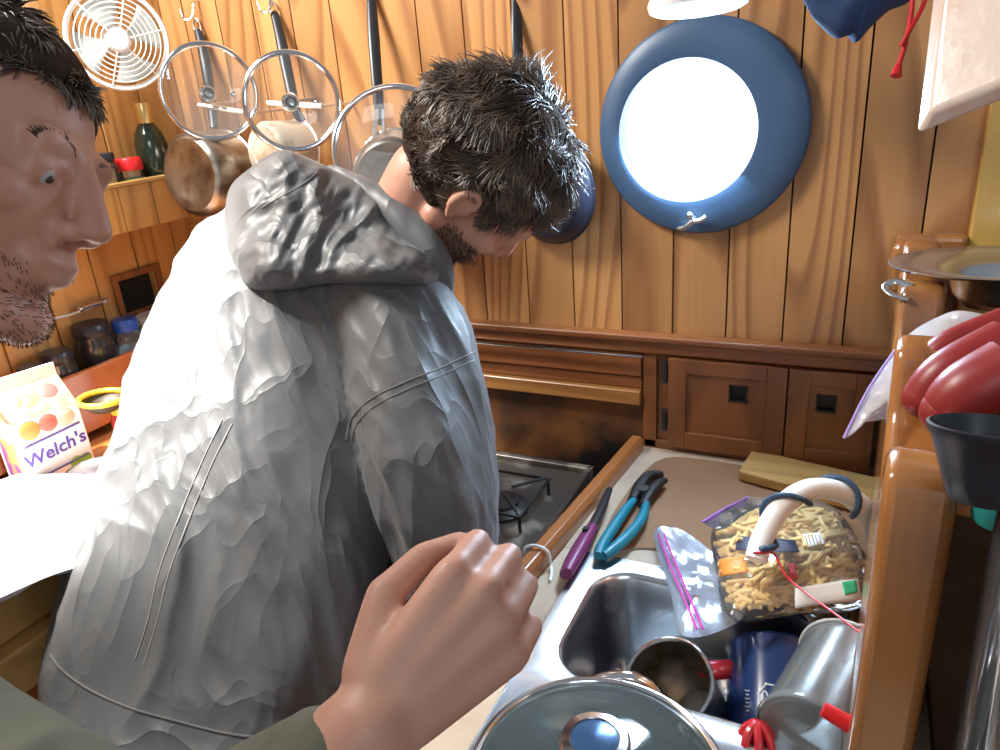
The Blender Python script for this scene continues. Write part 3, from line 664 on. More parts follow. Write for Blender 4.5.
# pan one
b1 = at(191, 175, 1.30); r1_ = at(228, 172, 1.372)
p1 = saucepan('leftmost hanging steel saucepan with stained base facing out', b1, r1_, .072, [at(198, 30, 1.38), at(205, 60, 1.375), at(211, 100, 1.37), at(214, 128, 1.36)], BLACK, GH)
# pan two
b2 = at(266, 152, 1.26); r2_ = at(300, 150, 1.315)
p2 = saucepan('second hanging saucepan with pale base, behind the jacket hood', b2, r2_, .050, [at(274, 12, 1.30), at(281, 40, 1.295), at(288, 75, 1.29), at(296, 110, 1.285), at(303, 122, 1.29)], BLACK, GH, base_mat=mat('pale_steel', (.72, .66, .54), .45, .7, var=(30, (.45, .33, .20), .5, .7)))
# pan three
b3 = at(392, 178, 1.15); r3_ = at(398, 168, 1.235)
p3 = saucepan('hanging saucepan with long black handle beside the dark-haired head', b3, r3_, .062, [at(371, -10, 1.215), at(374, 40, 1.21), at(378, 95, 1.21), at(380, 125, 1.215)], BLACK, GH)
mb = MB(); mb.tube([at(377, 110, 1.21), at(374, 140, 1.205)], .004, 8); mb.tube([at(383, 110, 1.212), at(384, 140, 1.207)], .004, 8); mb.tube([at(366, 143, 1.20), at(398, 152, 1.19)], .005, 8, flat=1); mb.build('bracket', STEEL, p3)
# frying pan four
c4 = at(548, 192, 1.19); p4 = thing('frying_pan', 'dark blue-black frying pan hanging behind the bent head', 'pan', c4)
M = frame(c4, (-.25, -1, -.05)); rr = .084
MB().lathe([(.0001, .022), (rr * .80, .022), (rr * .86, .018), (rr, -.004), (rr + .003, -.005), (rr - .002, -.001), (rr * .82, .016), (.0001, .018)], M, 48).build('pan_body', NAVYBLK, p4)
MB().tube(catmull([at(516, -12, 1.13), at(517, 30, 1.13), at(519, 70, 1.14), at(527, 118, 1.17)], 6), [.006, .0095, .009, .006], 12, flat=.55).build('handle', BLACK, p4)
# hooks
for i, (x, y, t, lab) in enumerate(((198, 12, 1.385, 'bent wire hook holding the leftmost saucepan'), (272, 4, 1.303, 'bent wire hook holding the second saucepan'), (369, -14, 1.222, 'wire hook above the long black handle'), (513, -20, 1.127, 'wire hook above the frying pan handle'))):
    c = at(x, y, t); yb = -.001
    P = catmull([V((c.x + .010, yb, c.z + .018)), V((c.x + .010, -.012, c.z + .014)), V((c.x + .009, -.018, c.z - .004)), V((c.x + .004, -.024, c.z - .014)), V((c.x - .006, -.028, c.z - .012)), V((c.x - .010, -.030, c.z + .004))], 5)
    tag(MB().tube(P, .0019, 8).build('wall_hook', CHROME), lab, 'hook')
    tag_ = None
# lids
def lid(lab, c, nrm, r, knob=True, kdir=None):
    root = thing('pan_lid', lab, 'pan lid', c, 'glass pan lids on the back wall'); M = frame(c, nrm, kdir)
    MB().lathe([(r - .002, 0), (r * .8, .007), (r * .45, .013), (.0001, .015)], M, 48).build('glass_dome', LIDGLASS, root)
    w_ = .0045; MB().lathe([(r + w_ * math.cos(a), w_ * math.sin(a)) for a in [2 * math.pi * i / 10 for i in range(11)]], M, 56).build('steel_rim', CHROME, root)
    MB().lathe([(.009, .0145), (.010, .018), (.006, .022), (.006, .030)], M, 20).build('knob_base', BLACK, root)
    MB().lathe([(.006, .029), (.013, .031), (.015, .036), (.011, .041), (.0001, .042)], M, 24).build('knob', CHROME, root)
    MB().lathe([(.0001, .0125), (.003, .012), (.004, .008)], M @ Matrix.Translation((r * .5, 0, 0)), 12).build('steam_vent', CHROME, root)
    return root
# the lids hang with their knobs to the wall, clipped over the handles
L1 = at(210, 92, 1.26); lid('leftmost glass lid on the wall, over the leftmost saucepan handle', L1, -((CAM - L1).normalized() + V((.22, 0, .12))), .0765)
L2 = at(292, 102, 1.185); lid('middle glass lid on the wall, right of the leftmost lid', L2, -((CAM - L2).normalized() + V((.10, 0, .0))), .0735)
L3 = at(396, 148, 1.115); lid('large pale rimmed glass lid half hidden by the dark hair', L3, -((CAM - L3).normalized() + V((-.1, 0, .3))), .093)
for (x0_, y0_, x1_, y1_, t, lab) in ((199, 105, 250, 113, 1.315, 'clear bar bracket behind the leftmost lid'), (268, 103, 322, 106, 1.25, 'clear bar bracket behind the middle lid')):
    a, b_ = at(x0_, y0_, t), at(x1_, y1_, t - .01); mb = MB(); mb.tube([a, b_], .005, 8); mb.tube([a, V((a.x, -.0005, a.z))], .0025, 8); mb.tube([b_, V((b_.x, -.0005, b_.z))], .0025, 8)
    tag(mb.build('lid_rack', STEEL), lab, 'bracket')

# ------------------------------------------------------------------ things on the worktop
DG = None
def hit(o, px, py, off=0.0):
    """point where the camera ray through a pixel meets an already built surface"""
    global DG
    d = (FW + RT * ((px - 500) / F) + UP * ((375 - py) / F)).normalized(); L = worldloc(o)
    ok, loc, n, _ = o.ray_cast(CAM - L, d)
    return (loc + L - d * off, n) if ok else (None, None)
def patch(o, quad, name, m_, parent, off=.0012, g=6):
    bpy.context.view_layer.update(); vs = []; last = None
    for i in range(g + 1):
        for j in range(g + 1):
            u, v = i / g, j / g
            x = (1 - u) * ((1 - v) * quad[0][0] + v * quad[3][0]) + u * ((1 - v) * quad[1][0] + v * quad[2][0])
            y = (1 - u) * ((1 - v) * quad[0][1] + v * quad[3][1]) + u * ((1 - v) * quad[1][1] + v * quad[2][1])
            p, n = hit(o, x, y, off)
            if p is None: p = last
            last = p; vs.append(p)
    if any(v is None for v in vs): return None
    n = g + 1; mb = MB(); mb.add(vs, [(i * n + j, (i + 1) * n + j, (i + 1) * n + j + 1, i * n + j + 1) for i in range(g) for j in range(g)])
    ob = mb.build(name, m_, parent); so = ob.modifiers.new('s', 'SOLIDIFY'); so.thickness = .0004; return ob
def line_on(o, pts, name, m_, parent, r=.001, off=.0008, n=8):
    bpy.context.view_layer.update(); P = []
    pp = catmull([V((x, y, 0)) for x, y in pts], n)
    for q in pp:
        p, _ = hit(o, q.x, q.y, off)
        if p is not None and (not P or (p - P[-1]).length < .06): P.append(p)
    return MB().tube(P, r, 6).build(name, m_, parent) if len(P) > 2 else None

def ground(pts, z): return [on(x, y, 2, z) for x, y in pts]
P = ground([(655, 462), (700, 459), (780, 474), (858, 502), (872, 545), (868, 580), (790, 566), (700, 552), (640, 548), (607, 548), (612, 515)], ZC + .0025)
tag(MB().pillow(P, (0, 0, 1), .004, rings=10, wr=.004, seed=1, fr=14, n=4).build('paper_sheet', KRAFT, angle=80), 'brown kraft paper sheet spread on the worktop behind the sink', 'paper')
P = [on(738, 480, 2, ZC + .006), on(868, 516, 2, ZC + .006), on(880, 488, 2, ZC + .006), on(752, 458, 2, ZC + .006)]
mb = MB(); mb.hexa(P, (0, 0, .017)); tag(mb.build('cutting_board', W_PALE, None, False, .003), 'narrow golden wooden board below the cupboard doors', 'board')

# pliers
pl = thing('pliers', 'slip joint pliers with black jaws and teal grips', 'pliers', on(620, 510, 2, ZC + .01)); zt = ZC + .018
def g(x, y, z=0): return on(x, y, 2, zt + z)
mb = MB()
mb.tube(catmull([g(632, 500), g(640, 486), g(650, 476), g(663, 474)], 5), [.008, .012, .011, .006], 10, flat=.8)
mb.tube(catmull([g(642, 506), g(650, 493), g(658, 484), g(666, 480)], 5), [.007, .010, .010, .005], 10, flat=.8)
mb.lathe([(.0001, .006), (.010, .005), (.012, 0), (.012, -.01)], Matrix.Translation(g(643, 490, .004)), 20); mb.build('jaws', BLACKM, pl)
MB().tube(catmull([g(634, 500), g(624, 512), g(612, 530), g(602, 546), g(598, 556)], 5), [.0055, .0075, .008, .008, .0065], 12).build('grip', TEAL, pl)
MB().tube(catmull([g(646, 503), g(642, 518), g(630, 534), g(616, 547), g(604, 556)], 5), [.0055, .0075, .008, .008, .0065], 12).build('grip', TEAL, pl)
# lighter
li = thing('gas_lighter', 'maroon gas lighter with black nozzle beside the rail', 'lighter', on(578, 550, 2, ZC + .01))
MB().tube(catmull([g(566, 574), g(572, 562), g(582, 545), g(592, 528)], 5), [.010, .0125, .013, .010], 14, flat=.8).build('handle', PURP, li)
MB().tube([g(592, 528), g(602, 508), g(609, 490)], [.009, .008, .006], 12, flat=.8).build('nozzle', BLACK, li)
MB().box(g(586, 536) - V((.004, .004, -.008)), g(586, 536) + V((.004, .004, .014))).build('trigger', BLACK, li, False, .001)

# bag of pasta
PB = [(712, 530), (742, 508), (800, 500), (838, 512), (862, 548), (872, 585), (862, 606), (800, 612), (740, 620), (722, 604), (716, 568)]
base = ground(PB, ZC + .032)
pb = thing('pasta_bag', 'clear bag of dry pasta tubes behind the sink', 'bag', on(795, 560, 2, ZC))
film_o = MB().pillow(base, (0, 0, 1), .060, rings=12, wr=.007, seed=5, fr=34, n=6).build('bag_film', BAGF, pb, angle=80)
inner = [p for p in base]; cx = sum(inner, V((0, 0, 0))) / len(inner)
mb = MB(); rnd = random.Random(4)
for i in range(430):
    while True:
        k = rnd.randrange(len(inner)); a, b_ = inner[k], inner[(k + 1) % len(inner)]
        u, v = rnd.random(), math.sqrt(rnd.random()); p = cx + ((a + (b_ - a) * u) - cx) * v * .82
        break
    h = .026 * math.sqrt(max(0, 1 - v * v)); z = rnd.uniform(-.2, 1) * h
    an = rnd.gauss(.9, .7); d = V((math.cos(an), math.sin(an), rnd.gauss(0, .15))).normalized(); c = p + V((0, 0, z)); L_ = .017
    sd = d.cross(V((0, 0, 1))) * rnd.uniform(-.004, .004)
    mb.tube([c - d * L_, c + sd, c + d * L_], .0030, 7, cap=True)
ps = mb.build('pasta', PASTA, pb, weld=False); ps['kind'] = 'stuff'
patch(film_o, [(738, 536), (795, 540), (800, 552), (735, 550)], 'sticker', mat('navy_print', (.05, .06, .10), .5), pb)
bc = patch(film_o, [(803, 534), (820, 532), (826, 544), (808, 547)], 'barcode_sticker', PAPER, pb)
patch(film_o, [(718, 560), (744, 557), (748, 571), (720, 576)], 'orange_sticker', mat('orange_print', (.75, .25, .03), .5), pb)
lb = patch(film_o, [(795, 588), (858, 578), (862, 600), (795, 608)], 'bottom_label', PAPER, pb)
patch(film_o, [(842, 582), (856, 580), (858, 592), (845, 595)], 'green_print', mat('green_print', (.03, .40, .18), .5), pb, off=.0022)
patch(film_o, [(788, 564), (795, 563), (798, 578), (790, 580)], 'red_print', REDL, pb)
for i in range(5): line_on(film_o, [(805 + i * 3.4, 535), (808 + i * 3.4, 545)], 'barcode_line', BLACK, pb, .0004, .0022)
fl = ground([(703, 521), (724, 508), (748, 497), (768, 501), (745, 514), (722, 529)], ZC + .055)
MB().pillow(fl, (0, -.2, 1), .004, rings=5, wr=.004, n=4).build('bag_flap', BAGF, pb, angle=80)
MB().tube(ground([(702, 522), (725, 508), (748, 497)], ZC + .057), .0022, 6, flat=.5).build('zip_strip', mat('violet_zip', (.35, .12, .55), .4), pb)
# empty zip bag
zb = thing('zip_bag', 'empty clear zip bag with pink seal draped over sink edge', 'bag', on(690, 580, 2, ZC))
P = ground([(654, 533), (676, 528), (704, 545), (735, 575), (748, 600), (735, 624), (684, 636), (670, 590)], ZC + .018)
MB().pillow(P, (0, -.1, 1), .008, rings=8, wr=.009, seed=9, fr=40, n=6).build('bag_film', film('bag_film_blue', (.72, .80, .95), .22, .2, bump=(22, .45)), zb, angle=80)
for dx in (0, 6): MB().tube(ground([(658 + dx, 535), (676 + dx, 580), (697 + dx, 629)], ZC + .026), .0016, 6).build('zip_strip', PINK, zb)

# hose arch with blue cord
hp = [at(756, 560, .86), at(764, 535, .87), at(783, 505, .88), at(812, 489, .89), at(845, 494, .90), at(868, 515, .91), at(883, 548, .93)]
fa = thing('faucet_hose', 'white arched hose wound with dark blue cord over the pasta', 'hose', hp[0])
HP = catmull(hp, 8); MB().tube(HP, .0128, 18).build('hose', mat('white_hose', (.86, .85, .80), .35), fa)
P = []
for i, p in enumerate(HP):
    if i < 3 or i > len(HP) - 4: continue
    t = (HP[i + 1] - HP[i - 1]).normalized(); u = t.cross(FW).normalized(); w_ = t.cross(u)
    for k in range(3):
        a = (i + k / 3) * .42; P.append(p + t * (k / 3) * .006 + (u * math.cos(a) + w_ * math.sin(a)) * .0165)
MB().tube(P, .0034, 8).build('wound_cord', mat('blue_cord', (.03, .07, .13), .5), fa)
P = [p for p in catmull([hp[0].lerp(hp[1], .4) + BK * .014 - RT * .012, hp[0].lerp(hp[1], .4) + BK * .015, hp[0].lerp(hp[1], .35) + BK * .013 + RT * .013, at(790, 580, .83), at(838, 616, .77), at(872, 642, .72)], 6)]
tag(MB().tube(P, .0013, 6).build('red_string', REDCAP), 'thin red string tied to the white hose end', 'string')

# ------------------------------------------------------------------ things in the sink
c = on(596, 776, 2, .936); c = V((c.x, c.y, .936)); M = Matrix.Translation(c); r = .113
ld = thing('pan_lid', 'large domed glass lid with blue topped knob at the sink front', 'pan lid', c)
MB().lathe([(r - .002, 0), (r * .85, .010), (r * .5, .020), (.0001, .024)], M, 64).build('glass_dome', film('smoked_lid', (.10, .13, .13), .55, .06), ld)
MB().lathe([(r + .0042 * math.cos(a), .0042 * math.sin(a)) for a in [2 * math.pi * i / 10 for i in range(11)]], M, 72).build('steel_rim', CHROME, ld)
MB().lathe([(.020, .0225), (.024, .027), (.030, .036), (.030, .044), (.022, .045), (.0001, .044)], M, 36).build('knob', BLACK, ld)
MB().lathe([(.0305, .037), (.0315, .041), (.029, .0455), (.022, .0462), (.0215, .045)], M, 40).build('knob_ring', CHROME, ld)
MB().lathe([(.0001, .0475), (.014, .0468), (.0205, .0453)], M, 32).build('knob_cap', mat('blue_cap_metal', (.05, .12, .25), .2, .4), ld)
pn = tag(None, '', '') if False else thing('cooking_pot', 'steel pot in the front basin under the large lid', 'pot', (c.x, c.y, .77))
MB().lathe([(.0001, .0), (.098, .0), (.104, .006), (.106, .156), (.1105, .159), (.1105, .161), (.104, .160), (.102, .008), (.0001, .005)], Matrix.Translation((c.x, c.y, .7705)), 56).build('pot_body', STEEL, pn)
def vessel(mb, base, rim, r0, r1, th=.0015, n=44, lip=.002):
    M = frame(base, rim - base); L = (rim - base).length
    mb.lathe([(.0001, 0), (r0 * .9, 0), (r0, .004), (r1, L - .001), (r1 + lip, L), (r1 - th * .6, L + .0006), (r1 - th, L - .002), (r0 - th, .006), (.0001, .004)], M, n); return mb, M, L
# steel beaker leaning
rimc = at(668, 682, .80); bc_ = at(703, 722, .885); t = thing('steel_cup', 'steel cup lying in the sink with open mouth to the left', 'cup', bc_)
ax = (rimc - bc_).normalized(); mb, M, L = vessel(MB(), bc_, rimc, .036, .047); mb.build('cup_body', STEEL_D, t)
MB().lathe([(.0475 + .0025 * math.cos(a), L + .0025 * math.sin(a)) for a in [2 * math.pi * i / 8 for i in range(9)]], M, 44).build('rolled_rim', CHROME, t)
# steel bowl with strap
c = at(626, 706, .80); t = thing('steel_bowl', 'small shiny steel bowl between the large lid and the cup', 'bowl', c); M = frame(c, (.05, .35, 1))
MB().lathe([(.0001, -.045), (.024, -.043), (.038, -.022), (.0415, 0), (.0445, .0015), (.0440, -.001), (.040, -.024), (.026, -.0445), (.0001, -.047)], M, 44).build('bowl_body', CHROME, t)
MB().tube(catmull([at(588, 692, .79), at(600, 680, .785), at(630, 677, .78), at(655, 690, .78), at(664, 706, .785)], 6), .0052, 10, flat=1.3).build('strap_handle', CHROME, t)
c = at(623, 668, .86); tag(MB().tube([at(622, 662, .87), at(624, 680, .86)], [.006, .006], 8, flat=.3).build('spoon_handle', STEEL_D), 'short flat steel handle end standing up in the basin', 'spoon')
# saucer ring below cup
c = at(700, 716, .90); c.z = max(c.z, .765); t = tag(MB().lathe([(.0001, 0), (.028, .0), (.045, .010), (.052, .020), (.054, .0205), (.053, .022), (.044, .012), (.028, .003), (.0001, .003)], frame(c, (-.25, .1, 1)), 48).build('steel_saucer', CHROME), 'shiny steel dish under the lying cup', 'dish')
# red tool
t = tag(MB().tube(catmull([at(698, 668, .87), at(716, 670, .865), at(738, 668, .87)], 5), [.008, .011, .010], 12, flat=.7).build('spatula', REDP), 'dark red spatula grip between the steel cup and blue pot', 'spatula')
mb = MB(); c0 = at(757, 748, .72)
for k in range(7):
    a = 2 * math.pi * k / 7; mb.tube(catmull([c0 + RT * .012 * math.cos(a) + FW * .012 * math.sin(a) - UP * .03, c0 + RT * .016 * math.cos(a) + FW * .016 * math.sin(a), c0 + RT * .010 * math.cos(a) + FW * .01 * math.sin(a) + UP * .018, c0 + UP * .024], 5), .0045, 8)
tag(mb.build('dish_brush', REDP), 'ribbed dark red brush grip at the bottom below the blue pot', 'brush')
# blue enamel pot
bs = at(778, 768, .80); rm = at(777, 655, .885); t = thing('enamel_pot', 'dark blue enamel pot with wire bail and white emblem', 'pot', bs)
ENB = mat('blue_enamel', (.012, .035, .13), .18, coat=.6); mb, M, L = vessel(MB(), bs, rm, .056, .056, .002, lip=.003); eb = mb.build('pot_body', ENB, t)
MB().tube(catmull([at(816, 648, .86), at(812, 625, .87), at(790, 612, .88), at(760, 608, .88), at(738, 613, .87), at(735, 618, .865), at(745, 622, .86)], 6), .0026, 8).build('wire_bail', mat('blue_wire', (.02, .04, .11), .3, .6), t)
WI = mat('white_enamel_print', (.75, .77, .80), .4)
hx = [(760, 712), (759, 693), (766, 684), (778, 686), (780, 700)]
line_on(eb, [hx[0], hx[0], hx[1], hx[1], hx[2], hx[2], hx[3], hx[3], hx[4], hx[4]], 'emblem_outline', WI, t, .0009)
line_on(eb, [(764, 706), (763, 693), (766, 692), (770, 701), (773, 692), (776, 693)], 'emblem_letter', WI, t, .0008)
for i in range(6): line_on(eb, [(745 + (i % 2), 690 + i * 4), (748, 691 + i * 4), (750 - (i % 2), 690 + i * 4)], 'emblem_text', WI, t, .0005)
# clear jug with red handle
bs = at(805, 742, .70); rm = at(848, 664, .80); t = thing('measuring_jug', 'frosted clear measuring jug with red handle beside the rack', 'jug', bs)
mb, M, L = vessel(MB(), bs, rm, .047, .050, .0018, lip=.003); mb.build('jug_body', FROST, t)
MB().lathe([(.0475, -.001), (.0495, .004), (.048, .010)], M, 44).build('base_ring', FROST, t)
MB().lathe([(.0515 + .0018 * math.cos(a), L + .0018 * math.sin(a)) for a in [2 * math.pi * i / 8 for i in range(9)]], M, 44).build('rim', film('jug_rim', (.85, .86, .86), .6, .2), t)
MB().tube(catmull([at(823, 709, .665), at(842, 720, .66), at(866, 735, .655)], 5), [.0065, .0075, .008], 10, flat=.55).build('handle', mat('bright_red', (.75, .02, .03), .3), t)
# loose steel handle of an unknown tool at the right back of the sink
tag(MB().tube(catmull([at(846, 628, .84), at(862, 612, .86), at(876, 606, .87), at(880, 625, .85)], 6), .004, 8).build('utensil', CHROME), 'curved steel ladle end at the sink corner beside the rack', 'utensil')

# ------------------------------------------------------------------ dish rack at right
DSHADE = mat('rack_floor_shade', (.07, .03, .015), .5, var=(9, (.04, .018, .01), .4, .6))  # shade inside the rack is put into this dark colour
rk = thing('dish_rack', 'thick varnished wooden rack side with rounded post tops', 'rack', (.066, -.33, ZC + .001))
prof = [(-.0135, ZC + .001), (-.0305, 1.10)]
top = []
ys = [-.045, -.262, -.452, -.635]; ZT = 1.286; hw = .028
def bump(y, right): 
    pass
P2 = [(-.0310, ZC + .001), (-.0310, 1.225)]
P2 = [(-.0310, ZC + .001), (-.0310, 1.270), (-.040, 1.284), (-.060, 1.284), (-.072, 1.262), (-.085, 1.232)]
for yc in ys[1:]:
    q_ = -.022 if yc == ys[-1] else 0
    P2 += [(yc + .075, 1.212 + q_), (yc + .045, 1.226 + q_), (yc + hw + .003, 1.262 + q_), (yc + hw - .006, 1.281 + q_), (yc, ZT + q_), (yc - hw + .006, 1.281 + q_), (yc - hw - .003, 1.262 + q_)]
    if yc != ys[-1]: P2 += [(yc - .045, 1.228)]
P2 += [(-.668, 1.215), (-.668, ZC + .001)]
mb = MB(); mb.prism([(.053 + .036 * y, y, z) for y, z in P2], (.044, 0, 0)); mb.build('side_board', W_RACK, rk, True, .014, angle=30)
MB().box((.043, -.0305, 1.205), (.1275, -.0008, 1.286)).build('back_rail', W_RACK, rk, False, .008)
MB().ball((.052, -.036, 1.262), (.014, .012, .018)).build('peg', W_RACK, rk)
MB().box((.089, -.660, 1.00), (.30, -.032, 1.012)).build('rack_floor', DSHADE, rk, False, .002)
for yy in (-.20, -.50): MB().box((.0885, yy - .015, 1.150), (.30, yy + .015, 1.180)).build('cross_rail', W_RACK, rk, False, .004)
mb = MB(); mb.box((.301, -1.0, .05), (.33, -.0305, 1.30)); struct(mb.build('wall_right', mat('partition_shade', (.10, .045, .02), .5, var=(7, (.06, .025, .012), .4, .6)), None, False))  # dark tone stands in for shade behind the rack
mb = MB(); mb.box((.161, -.90, .885), (.30, -.0305, ZC)); mb.box((.161, -.88, .05), (.3, -.87, .884)); tag(mb.build('side_worktop', mat('worktop_shade', (.07, .03, .015), .5, var=(9, (.04, .018, .01), .4, .6)), None, False), 'wooden side worktop in painted shade beneath the dish rack at right', 'worktop')  # shade under the rack is painted into the worktop colour
# bowl on the rack
c = at(1002, 268, .815); c.z = 1.2905 if c.z < 1.2905 else c.z; n_ = (V((0, 0, 1)) + _fh * .085).normalized(); M = frame(c, n_)
t = thing('mixing_bowl', 'wide rimmed stainless bowl resting on top of the rack', 'bowl', c)
MB().lathe([(.110, .000), (.112, .0025), (.110, .004), (.092, .001), (.062, -.004), (.048, -.012), (.044, -.030), (.034, -.044), (.0001, -.048), (.0001, -.0495), (.035, -.0458), (.0455, -.031), (.050, -.013), (.063, -.006), (.092, -.001), (.110, 0)], M, 64).build('bowl_body', STEEL, t, angle=60)
MB().tube(catmull([at(912, 287, .79), at(896, 281, .80), at(886, 287, .80), at(892, 294, .79), at(908, 299, .78)], 6), .0042, 8, flat=.5).build('handle', STEEL, t)
# bag over the rack
P = [at(844, 438, .76), at(872, 385, .75), at(905, 338, .74), at(940, 316, .70), at(965, 311, .68), at(1002, 322, .66), at(1004, 345, .64), at(960, 372, .66), at(915, 400, .72), at(888, 418, .75), at(860, 424, .76)]
zb = thing('zip_bag', 'crumpled clear zip bag hanging over the dish rack', 'bag', P[0])
MB().pillow(P, BK, .012, rings=14, wr=.012, seed=12, fr=45, n=6).build('bag_film', BAGW, zb, angle=80)
MB().tube(catmull([at(844, 438, .757), at(870, 387, .747), at(903, 340, .737)], 5), .0015, 6).build('zip_strip', mat('lilac_zip', (.45, .35, .75), .4), zb)
# red handles
RG = 'red rounded tool handles in the dish rack'; RSIL = mat('red_silicone', (.27, .022, .02), .38)
for (pts, rs, lab) in (([(928, 362, .635), (950, 345, .63), (1005, 322, .625)], [.011, .013, .013], 'uppermost and thinnest of the three red handles on the rack'),
                       ([(925, 398, .60), (948, 372, .59), (1006, 342, .58)], [.017, .018, .019], 'middle red handle, pointing furthest left, on the rack'),
                       ([(945, 412, .565), (968, 392, .555), (1010, 372, .545)], [.018, .023, .026], 'lowest and thickest red handle, behind the black cup')):
    P = catmull([at(*q) for q in pts], 6); mb = MB(); n = len(P); mb.tube(P, rs, 18, flat=1); mb.ball(P[0], rs[0] * .995); tag(mb.build('silicone_handle', RSIL), lab, 'spatula', RG)
# black cup standing on a glass tumbler
tp = at(980, 424, .43); lo = at(986, 500, .425); t = thing('plastic_cup', 'black plastic cup standing on a clear jar at far right', 'cup', lo)
M = frame(lo, tp - lo + BK * .012); L = (tp - lo).length
MB().lathe([(.0001, 0), (.019, 0), (.021, .004), (.024, .014), (.0305, .036), (.0325, L - .004), (.0335, L), (.0318, L + .0008), (.0300, L - .004), (.028, .034), (.021, .014), (.0001, .006)], M, 48).build('cup_body', mat('black_cup', (.012, .015, .022), .3, coat=.3), t)
H_ = lo.z - .004 - ZC; bx_ = lo.x + .036
t = thing('storage_jar', 'tall narrow clear storage jar below the black cup', 'jar', (bx_, lo.y, ZC + .001))
MB().lathe([(.0001, 0), (.022, 0), (.024, .004), (.030, H_ - .002), (.031, H_), (.029, H_), (.0225, .008), (.0001, .006)], Matrix.Translation((bx_, lo.y, ZC + .001)), 48).build('glass_body', film('grey_glass', (.5, .52, .55), .10, .08), t)
c = at(1000, 503, .47); tag(MB().lathe([(.0001, .012), (.012, .011), (.0145, .006), (.0145, -.012), (.0001, -.012)], frame(c, (0, -.2, 1)), 28).build('teal_cap', mat('teal_plastic', (.02, .22, .20), .35)), 'small teal cap at the right picture edge beside the black cup', 'cap')

# ------------------------------------------------------------------ things at the top
q = [at(950, -60, .64), at(930, 112, .64), at(1075, 52, .56), at(1095, -120, .56)]
ub = tag(MB().hexa(q, (FW * .022 - UP * .014)).build('serving_board', mat('glossy_board', (.74, .60, .50), .25, coat=1, bump=(30, .25, .004), var=(16, (.62, .38, .26), .45, .7)), None, False, .004), 'pale glossy wooden board hanging in the top right corner', 'board')
c = at(698, 8, .86); M = frame(c, V((0, 0, 1)) + _fh * .10); lm = thing('cabin_lamp', 'red bodied cabin lamp with white rim above the porthole', 'lamp', c)
MB().lathe([(.0001, -.001), (.050, -.003), (.056, .000), (.058, .006), (.056, .012), (.048, .014)], M, 48).build('lamp_rim', WHITE, lm)
MB().lathe([(.049, .0145), (.048, .030), (.040, .048), (.0001, .055)], M, 48).build('lamp_body', mat('lamp_red', (.35, .03, .05), .35), lm)
P = [at(x, y, .82) for x, y in ((798, -40), (808, 8), (824, 28), (838, 38), (850, 35), (857, 42), (872, 26), (890, 10), (912, -2), (920, -45))]
tag(MB().pillow(P, BK, .035, rings=16, wr=.016, seed=20, fr=28, n=6).build('navy_cloth', NAVY, angle=80), 'navy blue cloth hanging down at the top right of the porthole', 'cloth')
rc_ = thing('rope', 'red cord with frayed end dangling beside the navy cloth', 'cord', at(898, 70, .80))
MB().tube(catmull([at(914, -20, .80), at(911, 15, .80), at(905, 45, .80), at(900, 62, .80), at(898, 68, .80)], 6), .0027, 8).build('strand', REDCAP, rc_)
MB().tube(catmull([at(932, -20, .80), at(922, 8, .80), at(910, 30, .795), at(901, 46, .798)], 6), .0024, 8).build('strand', REDCAP, rc_)
MB().tube([at(899, 64, .80), at(896, 76, .80)], [.0032, .0062], 10).build('frayed_end', REDCAP, rc_)

# ------------------------------------------------------------------ people
def head_volumes(mb, c, f, u, s=1.0, jaw=1.0):
    f = V(f).normalized(); u = V(u); u = (u - f * u.dot(f)).normalized(); r = f.cross(u)   # r = the person's right
    def X(x, y, z): return c + (r * x + f * y + u * z) * s
    M = Matrix((r, f, u)).transposed().to_4x4()
    def B(p, R): mb.ball(X(*p), tuple(q * s for q in R), M, 28, 18)
    def K(a, b, ra, rb): mb.cap2(X(*a), X(*b), ra * s, rb * s, 14)
    B((0, -.012, .022), (.076, .096, .088)); B((0, .030, -.030), (.064, .064, .080)); B((0, .040, -.080), (.050, .048, .038)); B((0, .082, -.106), (.019, .017, .017))
    K((-.050, .004, -.055), (-.018, .075, -.105), .018, .018); K((.050, .004, -.055), (.018, .075, -.105), .018, .018)
    K((-.036, .079, .020), (.036, .079, .020), .012, .012)
    B((.042, .062, -.022), (.022, .022, .020)); B((-.042, .062, -.022), (.022, .022, .020))
    K((0, .090, .012), (0, .109, -.022), .0085, .0115); B((0, .113, -.027), (.0115, .011, .0095)); B((.013, .101, -.034), (.009, .011, .008)); B((-.013, .101, -.034), (.009, .011, .008))
    B((0, .088, -.060), (.030, .012, .020)); B((0, .0965, -.0585), (.024, .008, .0052)); B((0, .0945, -.0695), (.020, .0085, .0062))
    for q in (1, -1):
        B((q * .031, .078, .001), (.0150, .0125, .0118))
        K((q * .018, .0895, .0065), (q * .045, .082, .0050), .0036, .0036); K((q * .019, .087, -.0065), (q * .044, .081, -.0060), .0032, .0032)
        P = [X(q * .079, .002, -.020), X(q * .084, .000, .006), X(q * .087, -.012, .016), X(q * .088, -.022, .006), X(q * .085, -.019, -.012), X(q * .079, -.006, -.029), X(q * .077, .000, -.026)]
        mb.tube(catmull(P, 4), .0048 * s, 8); B((q * .079, -.010, -.006), (.0055, .015, .021))
    return X, M, r
def eyes(X, s, parent, L):
    for q in (1, -1):
        mb = MB(); mb.ball(X(q * .031, .0806, -.0015), .0095 * s, None, 16, 10); e = mb.build('eyeball', mat('eye_white', (.45, .42, .40), .25), parent)
        MB().ball(X(q * .031, .0874, -.0048), .0036 * s, None, 12, 8).build('iris', mat('iris', (.05, .03, .02), .2), e)
